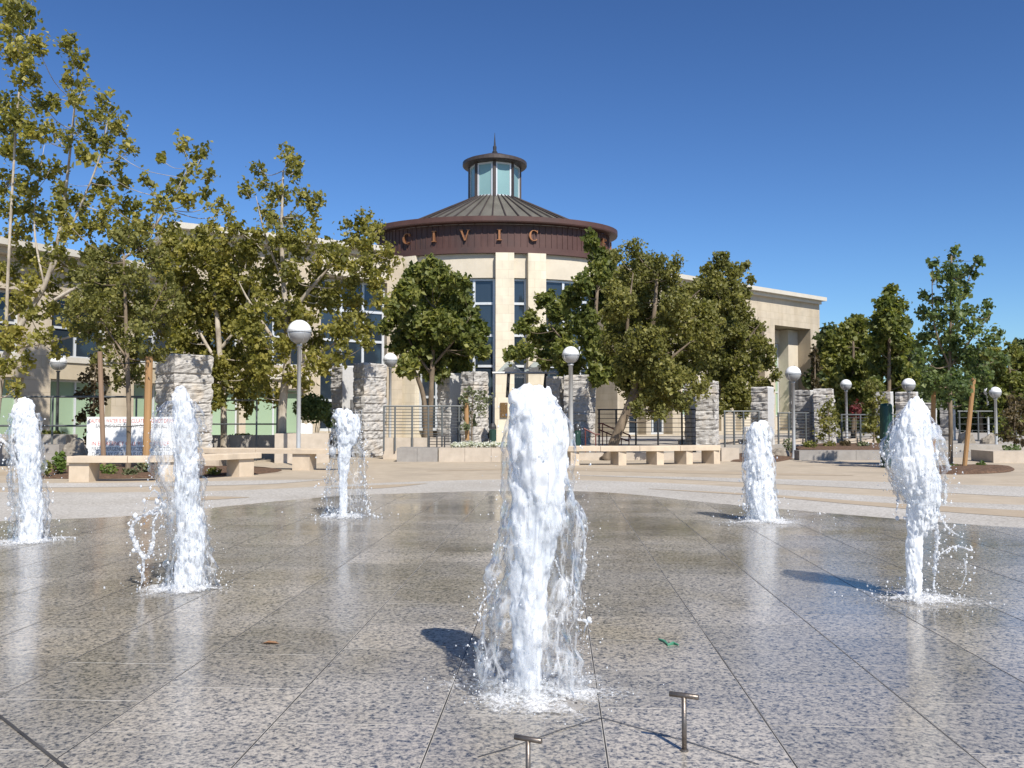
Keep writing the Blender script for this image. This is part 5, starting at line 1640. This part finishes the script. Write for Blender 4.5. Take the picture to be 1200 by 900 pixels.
rock(893, 531, 13, 6, 39, 'brown boulder in the mulch between the jet and the lamp', 2)
rock(914, 530, 10, 5, 39.5, 'pale boulder close to the lamp foot', 3)
rock(876, 534, 8, 4, 38.5, 'small reddish boulder by the concrete cube', 4)
rock(1160, 516, 12, 6, 45, 'pale boulder behind the tan planter box', 5)
rock(1132, 514, 9, 8, 46, 'jagged pale boulder at the foot of the weathered pillar', 6)

# ------------------------------------------------------------------ fountain jets
def remesh(o, voxel, smooth=0):
    md = o.modifiers.new('r', 'REMESH')
    md.mode = 'VOXEL'; md.voxel_size = voxel; md.use_smooth_shade = True
    if smooth:
        ms = o.modifiers.new('s', 'SMOOTH'); ms.factor = .5; ms.iterations = smooth
    bpy.context.view_layer.update()
    dg = bpy.context.evaluated_depsgraph_get()
    me = bpy.data.meshes.new_from_object(o.evaluated_get(dg))
    old = o.data
    o.modifiers.clear()
    o.data = me
    bpy.data.meshes.remove(old)

ICO_V = None
def ico():
    global ICO_V
    if ICO_V is None:
        import bmesh
        bm = bmesh.new(); bmesh.ops.create_icosphere(bm, subdivisions=1, radius=1.0)
        ICO_V = (np.array([v.co[:] for v in bm.verts]), np.array([[v.index for v in f.verts] for f in bm.faces]))
        bm.free()
    return ICO_V

def balls(name, C, Rr, mat, parent, stretch=None, smooth=True):
    v, f = ico()
    C = np.asarray(C); Rr = np.asarray(Rr)
    n = len(C)
    S = np.ones((n, 3)) if stretch is None else stretch
    V = (C[:, None, :] + v[None] * Rr[:, None, None] * S[:, None, :]).reshape(-1, 3)
    Fa = (f[None] + (np.arange(n) * len(v))[:, None, None]).reshape(-1, 3)
    V = V - np.array(root_loc(parent))
    me = bpy.data.meshes.new(name)
    me.from_pydata(V.tolist(), [], Fa.tolist())
    me.materials.append(mat)
    if smooth: me.polygons.foreach_set('use_smooth', [True] * len(me.polygons))
    o = bpy.data.objects.new(name, me)
    COL.objects.link(o); o.parent = parent
    return o

def set_fade(me, val):
    a = me.attributes.new('fade', 'FLOAT', 'POINT')
    a.data.foreach_set('value', np.asarray(val, dtype=np.float32))

def fountain(label, bx, by, core, shell, strands, seed, ndrop=350, splash=1.0, clear=0.0, veil=1.0):
    rs = np.random.default_rng(seed)
    d = gd(by, PADZ)
    m = mpp(d)
    root = onx(bx, d, PADZ)
    t = thing('fountain_jet', root, label, 'fountain jet', 'water jets of the splash fountain')
    ys = np.array([c[0] for c in core], float); lf = np.array([c[1] for c in core], float); rt = np.array([c[2] for c in core], float)
    # --- white column
    C, Rr, St = [], [], []
    y = ys[0]
    while y < ys[-1] + 2:
        l, r = np.interp(y, ys, lf), np.interp(y, ys, rt)
        w = (r - l) / 2 * m
        c = at((l + r) / 2, y, d)
        k = 9
        top = min(1.0, max(0.0, (y - ys[0]) * m / (2.2 * w)))
        for _ in range(k):
            rad = w * rs.uniform(.24, .50)
            a = rs.uniform(0, 2 * math.pi); q = (w - rad) * math.sqrt(rs.uniform(0, 1))
            C.append((c.x + q * math.cos(a), c.y + q * math.sin(a) * .85, c.z + rs.uniform(-.5, .5) * rad - (1 - top) * rad * .9)); Rr.append(rad); St.append((1, 1, 1.0 + top * rs.uniform(.8, 3.2)))
        for _ in range(5):
            rad = w * rs.uniform(.05, .12)
            a = rs.uniform(0, 2 * math.pi); q = w * rs.uniform(.9, 1.02) - rad * .6
            C.append((c.x + q * math.cos(a), c.y + q * math.sin(a) * .85, c.z + rs.uniform(-.5, .5) * rad - (1 - top) * rad)); Rr.append(rad); St.append((1, 1, 1.0 + top * rs.uniform(.5, 3.5)))
        y += max(1.2, (r - l) * .13)
    o = balls('water_column', C, Rr, M['foam_core'], t, np.array(St))
    wmin = (rt - lf).min() / 2 * m
    remesh(o, max(.005, min(.012, wmin / 7)), 5)
    me = o.data
    co = np.empty(len(me.vertices) * 3); me.vertices.foreach_get('co', co); co = co.reshape(-1, 3)
    no = np.empty(len(me.vertices) * 3); me.vertices.foreach_get('normal', no); no = no.reshape(-1, 3)
    wx = (rt - lf).mean() / 2 * m
    disp = np.array([mnoise.fractal(Vector((p[0] * 2.6 / wx, p[1] * 2.6 / wx, p[2] * .8 / wx)) + Vector((seed, 0, 0)), 1.0, 2.0, 5) for p in co])
    co = co + no * (disp * wx * .15)[:, None]
    me.vertices.foreach_set('co', co.reshape(-1))
    set_fade(me, np.ones(len(co)) * (1.0 - clear))
    if not me.materials: me.materials.append(M['foam_core'])
    me.update()
    # --- lacy falling sheet
    sy = np.array([c[0] for c in shell], float); sl = np.array([c[1] for c in shell], float); sr = np.array([c[2] for c in shell], float)
    nr, nc = 90, 56
    off = Vector((seed * 2.3, seed, seed * .7))
    for layer in range(2):
        rows, fd = [], []
        for j in range(nr + 1):
            y = sy[0] + (sy[-1] - sy[0]) * j / nr
            l, r = np.interp(y, sy, sl), np.interp(y, sy, sr)
            sc = 1.0 if layer == 0 else .78
            w = (r - l) / 2 * m * sc
            c = at((l + r) / 2, y, d)
            row = []
            f = j / nr
            for k in range(nc):
                a = 2 * math.pi * k / nc
                n1 = mnoise.fractal(Vector((math.cos(a) * 1.6, math.sin(a) * 1.6, c.z * 2.2 / (wx * 4))) + off + Vector((layer * 9, 0, 0)), 1.0, 2.0, 4)
                n2 = mnoise.noise(Vector((math.cos(a) * 6, math.sin(a) * 6, c.z * 9 / (wx * 4))) + off)
                rr = w * (.97 + .27 * n1 + .11 * n2)
                row.append(Vector((c.x + rr * math.cos(a), c.y + rr * math.sin(a) * .8, max(PADZ + .004, c.z + .03 * n1 * wx))))
                fd.append(max(0.0, min(1.0, .82 + 1.25 * n1 + .35 * n2 - .10 * layer)))
            rows.append(row)
        b = MB(); b.grid(rows, True)
        ob = b.build('water_sheet', M['foam_sheet'], t, True)
        set_fade(ob.data, np.clip(np.array(fd) * (1.0 - .25 * clear) * veil, 0, 1))
    # --- ropes of water thrown off to the side
    for st in strands:
        C, Rr = [], []
        r0 = st[0]
        pts = catmull([at(px, py, d) for px, py in st[1]], 12)
        for i, p in enumerate(pts):
            e = .45 + .55 * math.sin(math.pi * min(1, (i + 2) / (len(pts) + 1)) ** .8)
            for s in range(2):
                rr = r0 * m * e * (.50 + .85 * abs(mnoise.noise(p * 14 + off)) + rs.uniform(0, .2))
                C.append(tuple(p + Vector(rs.normal(0, .35, 3)) * rr)); Rr.append(rr)
        o = balls('water_strand', C, Rr, M['drop'], t)
        remesh(o, max(.0035, min(.008, .5 * m)))
        if not o.data.materials: o.data.materials.append(M['drop'])
        set_fade(o.data, np.ones(len(o.data.vertices)) * .85)
    # --- spray
    C, Rr, St = [], [], []
    H = sy[-1] - sy[0]
    for _ in range(ndrop):
        if rs.uniform() < .5:
            y = sy[0] + H * rs.uniform(.0, 1.0) ** .7
            l, r = np.interp(y, sy, sl), np.interp(y, sy, sr)
            c = at((l + r) / 2, y, d); w = (r - l) / 2 * m
            a = rs.uniform(0, 2 * math.pi); q = w * (1.0 + abs(rs.normal(0, .28)))
            C.append((c.x + q * math.cos(a), c.y + q * math.sin(a) * .8, max(PADZ + .01, c.z)))
            Rr.append(m * min(1.5, .28 + rs.exponential(.28)))
        else:
            a = rs.uniform(0, 2 * math.pi); q = abs(rs.normal(0, .8)) * wx * 2.7
            C.append((root.x + q * math.cos(a), root.y + q * math.sin(a), PADZ + .008 + rs.exponential(.035) * splash))
            Rr.append(m * min(1.4, .30 + rs.exponential(.26)))
        St.append((1, 1, rs.uniform(.8, 1.8)))
    for st in strands:
        for px, py in st[1]:
            for _ in range(10):
                C.append(tuple(at(px + rs.normal(0, 5), py + rs.normal(0, 8), d + rs.normal(0, .08)))); Rr.append(m * (.5 + rs.exponential(.45))); St.append((1, 1, 1.3))
    C = np.array(C); C[:, 2] = np.maximum(C[:, 2], PADZ + .008)
    o = balls('spray', C, Rr, M['drop'], t, np.array(St))
    set_fade(o.data, np.ones(len(o.data.vertices)))
    o['kind'] = 'stuff'
    # --- foam on the paving
    RS = wx * 5.2 * splash
    rows, fd = [], []
    for i in range(20):
        f = i / 19
        row = []
        for k in range(56):
            a = 2 * math.pi * k / 56
            n1 = mnoise.fractal(Vector((math.cos(a) * 2.2, math.sin(a) * 2.2, f * 2)) + off, 1.0, 2.0, 4)
            rr = RS * f * (1 + .35 * n1)
            n2 = mnoise.fractal(Vector((rr * math.cos(a) * 30, rr * math.sin(a) * 30, seed)), 1.0, 2.0, 3)
            row.append(Vector((root.x + rr * math.cos(a) + .001 * (i == 0) * math.cos(a), root.y + rr * math.sin(a), PADZ + .004 + (1 - f) ** 1.5 * (.035 + .03 * n2) * splash)))
            fd.append(min(.85, 1.25 * (1 - f)) * (1 + .5 * n1 + .25 * n2))
        rows.append(row)
    b = MB(); b.grid(rows, True)
    o = b.build('splash_foam', M['foam_splash'], t, True)
    set_fade(o.data, np.clip(fd, 0, 1))
    return t

fountain('tallest and nearest foaming water jet in the middle of the plaza', 618, 812,
    [(453, 600, 645), (459, 594, 652), (468, 591, 658), (480, 590, 663), (520, 592, 667), (560, 597, 668), (600, 598, 661), (640, 597, 652), (680, 596, 646), (720, 597, 641), (760, 600, 637), (812, 601, 635)],
    [(462, 598, 650), (500, 590, 672), (560, 590, 676), (600, 590, 682), (640, 586, 686), (680, 576, 686), (720, 563, 680), (760, 560, 676), (800, 562, 682), (818, 556, 690)],
    [(2.4, [(664, 560), (676, 600), (685, 625), (684, 660), (678, 690), (668, 705)]), (1.7, [(668, 705), (676, 725), (688, 728), (684, 745), (683, 790)]), (1.6, [(640, 620), (652, 660), (664, 690), (668, 705)]), (1.8, [(590, 640), (578, 690), (563, 712), (566, 760), (572, 800)])],
    1, ndrop=1400, splash=1.0)
fountain('tangled glassy jet with a looping rope of water before the granite pillar', 218, 690,
    [(452, 206, 217), (462, 202, 221), (480, 202, 226), (500, 204, 231), (530, 204, 233), (560, 203, 233), (600, 207, 236), (640, 205, 240), (690, 204, 236)],
    [(470, 195, 228), (485, 181, 234), (500, 178, 236), (530, 178, 237), (555, 179, 239), (575, 190, 239), (600, 192, 240), (640, 197, 245), (680, 192, 252), (692, 186, 256)],
    [(3.0, [(192, 592), (176, 600), (158, 612), (154, 622), (160, 640), (168, 652), (176, 648), (180, 630), (180, 612), (188, 598)]), (1.8, [(168, 652), (168, 672), (165, 688)]), (1.6, [(192, 590), (180, 575), (168, 600)])],
    2, ndrop=800, clear=.25)
fountain('mushroom shaped jet with a slim stem before the cracked pillar', 402, 606,
    [(480, 390, 412), (486, 388, 420), (494, 392, 424), (505, 395, 422), (520, 395, 414), (540, 395, 410), (560, 397, 408), (606, 397, 407)],
    [(480, 390, 422), (500, 391, 426), (520, 387, 426), (545, 385, 428), (575, 383, 430), (600, 381, 434), (607, 378, 438)],
    [(1.3, [(422, 500), (426, 530), (427, 560), (429, 590), (433, 604)]), (1.1, [(392, 520), (386, 550), (383, 580), (384, 604)])],
    3, ndrop=360, clear=.10, veil=.62)
fountain('straight foaming jet with a flat slanted crest near the mulch bed', 892, 611,
    [(493, 890, 900), (498, 878, 902), (506, 873, 903), (540, 872, 905), (570, 873, 907), (595, 876, 909), (612, 878, 911)],
    [(500, 872, 903), (540, 870, 906), (570, 871, 909), (595, 871, 911), (613, 871, 915)],
    [(1.3, [(874, 590), (871, 595), (876, 602), (878, 611)])],
    4, ndrop=260)
fountain('widest jet bursting into a torch shape on a round stem', 1072, 703,
    [(466, 1068, 1079), (474, 1063, 1083), (490, 1055, 1088), (505, 1046, 1095), (525, 1042, 1098), (545, 1045, 1101), (560, 1052, 1102), (578, 1060, 1102), (594, 1061, 1101), (606, 1061, 1096), (614, 1061, 1081), (650, 1062, 1080), (703, 1063, 1080)],
    [(480, 1058, 1086), (500, 1044, 1097), (525, 1036, 1104), (545, 1038, 1108), (560, 1044, 1108), (575, 1050, 1106), (590, 1056, 1106)],
    [(3.2, [(1088, 575), (1094, 605), (1098, 630), (1096, 655), (1094, 690)]), (2.0, [(1100, 600), (1110, 618), (1124, 628)]), (1.4, [(1096, 655), (1108, 645), (1122, 640), (1138, 645)]), (1.3, [(1130, 655), (1132, 670), (1126, 690)]), (1.8, [(1044, 530), (1040, 545), (1052, 580), (1050, 600)])],
    5, ndrop=850)
fountain('rounded foaming jet at the far left with a side spout', 37, 635,
    [(466, 22, 34), (474, 16, 40), (484, 14, 42), (500, 17, 45), (540, 20, 47), (580, 23, 49), (610, 25, 50), (636, 25, 50)],
    [(484, 12, 44), (510, 8, 47), (540, 9, 51), (570, 12, 54), (600, 14, 56), (630, 12, 58), (637, 8, 62)],
    [(2.2, [(22, 548), (14, 530), (6, 518), (-4, 512)]), (1.4, [(16, 520), (12, 560), (15, 600), (16, 632)])],
    6, ndrop=420)
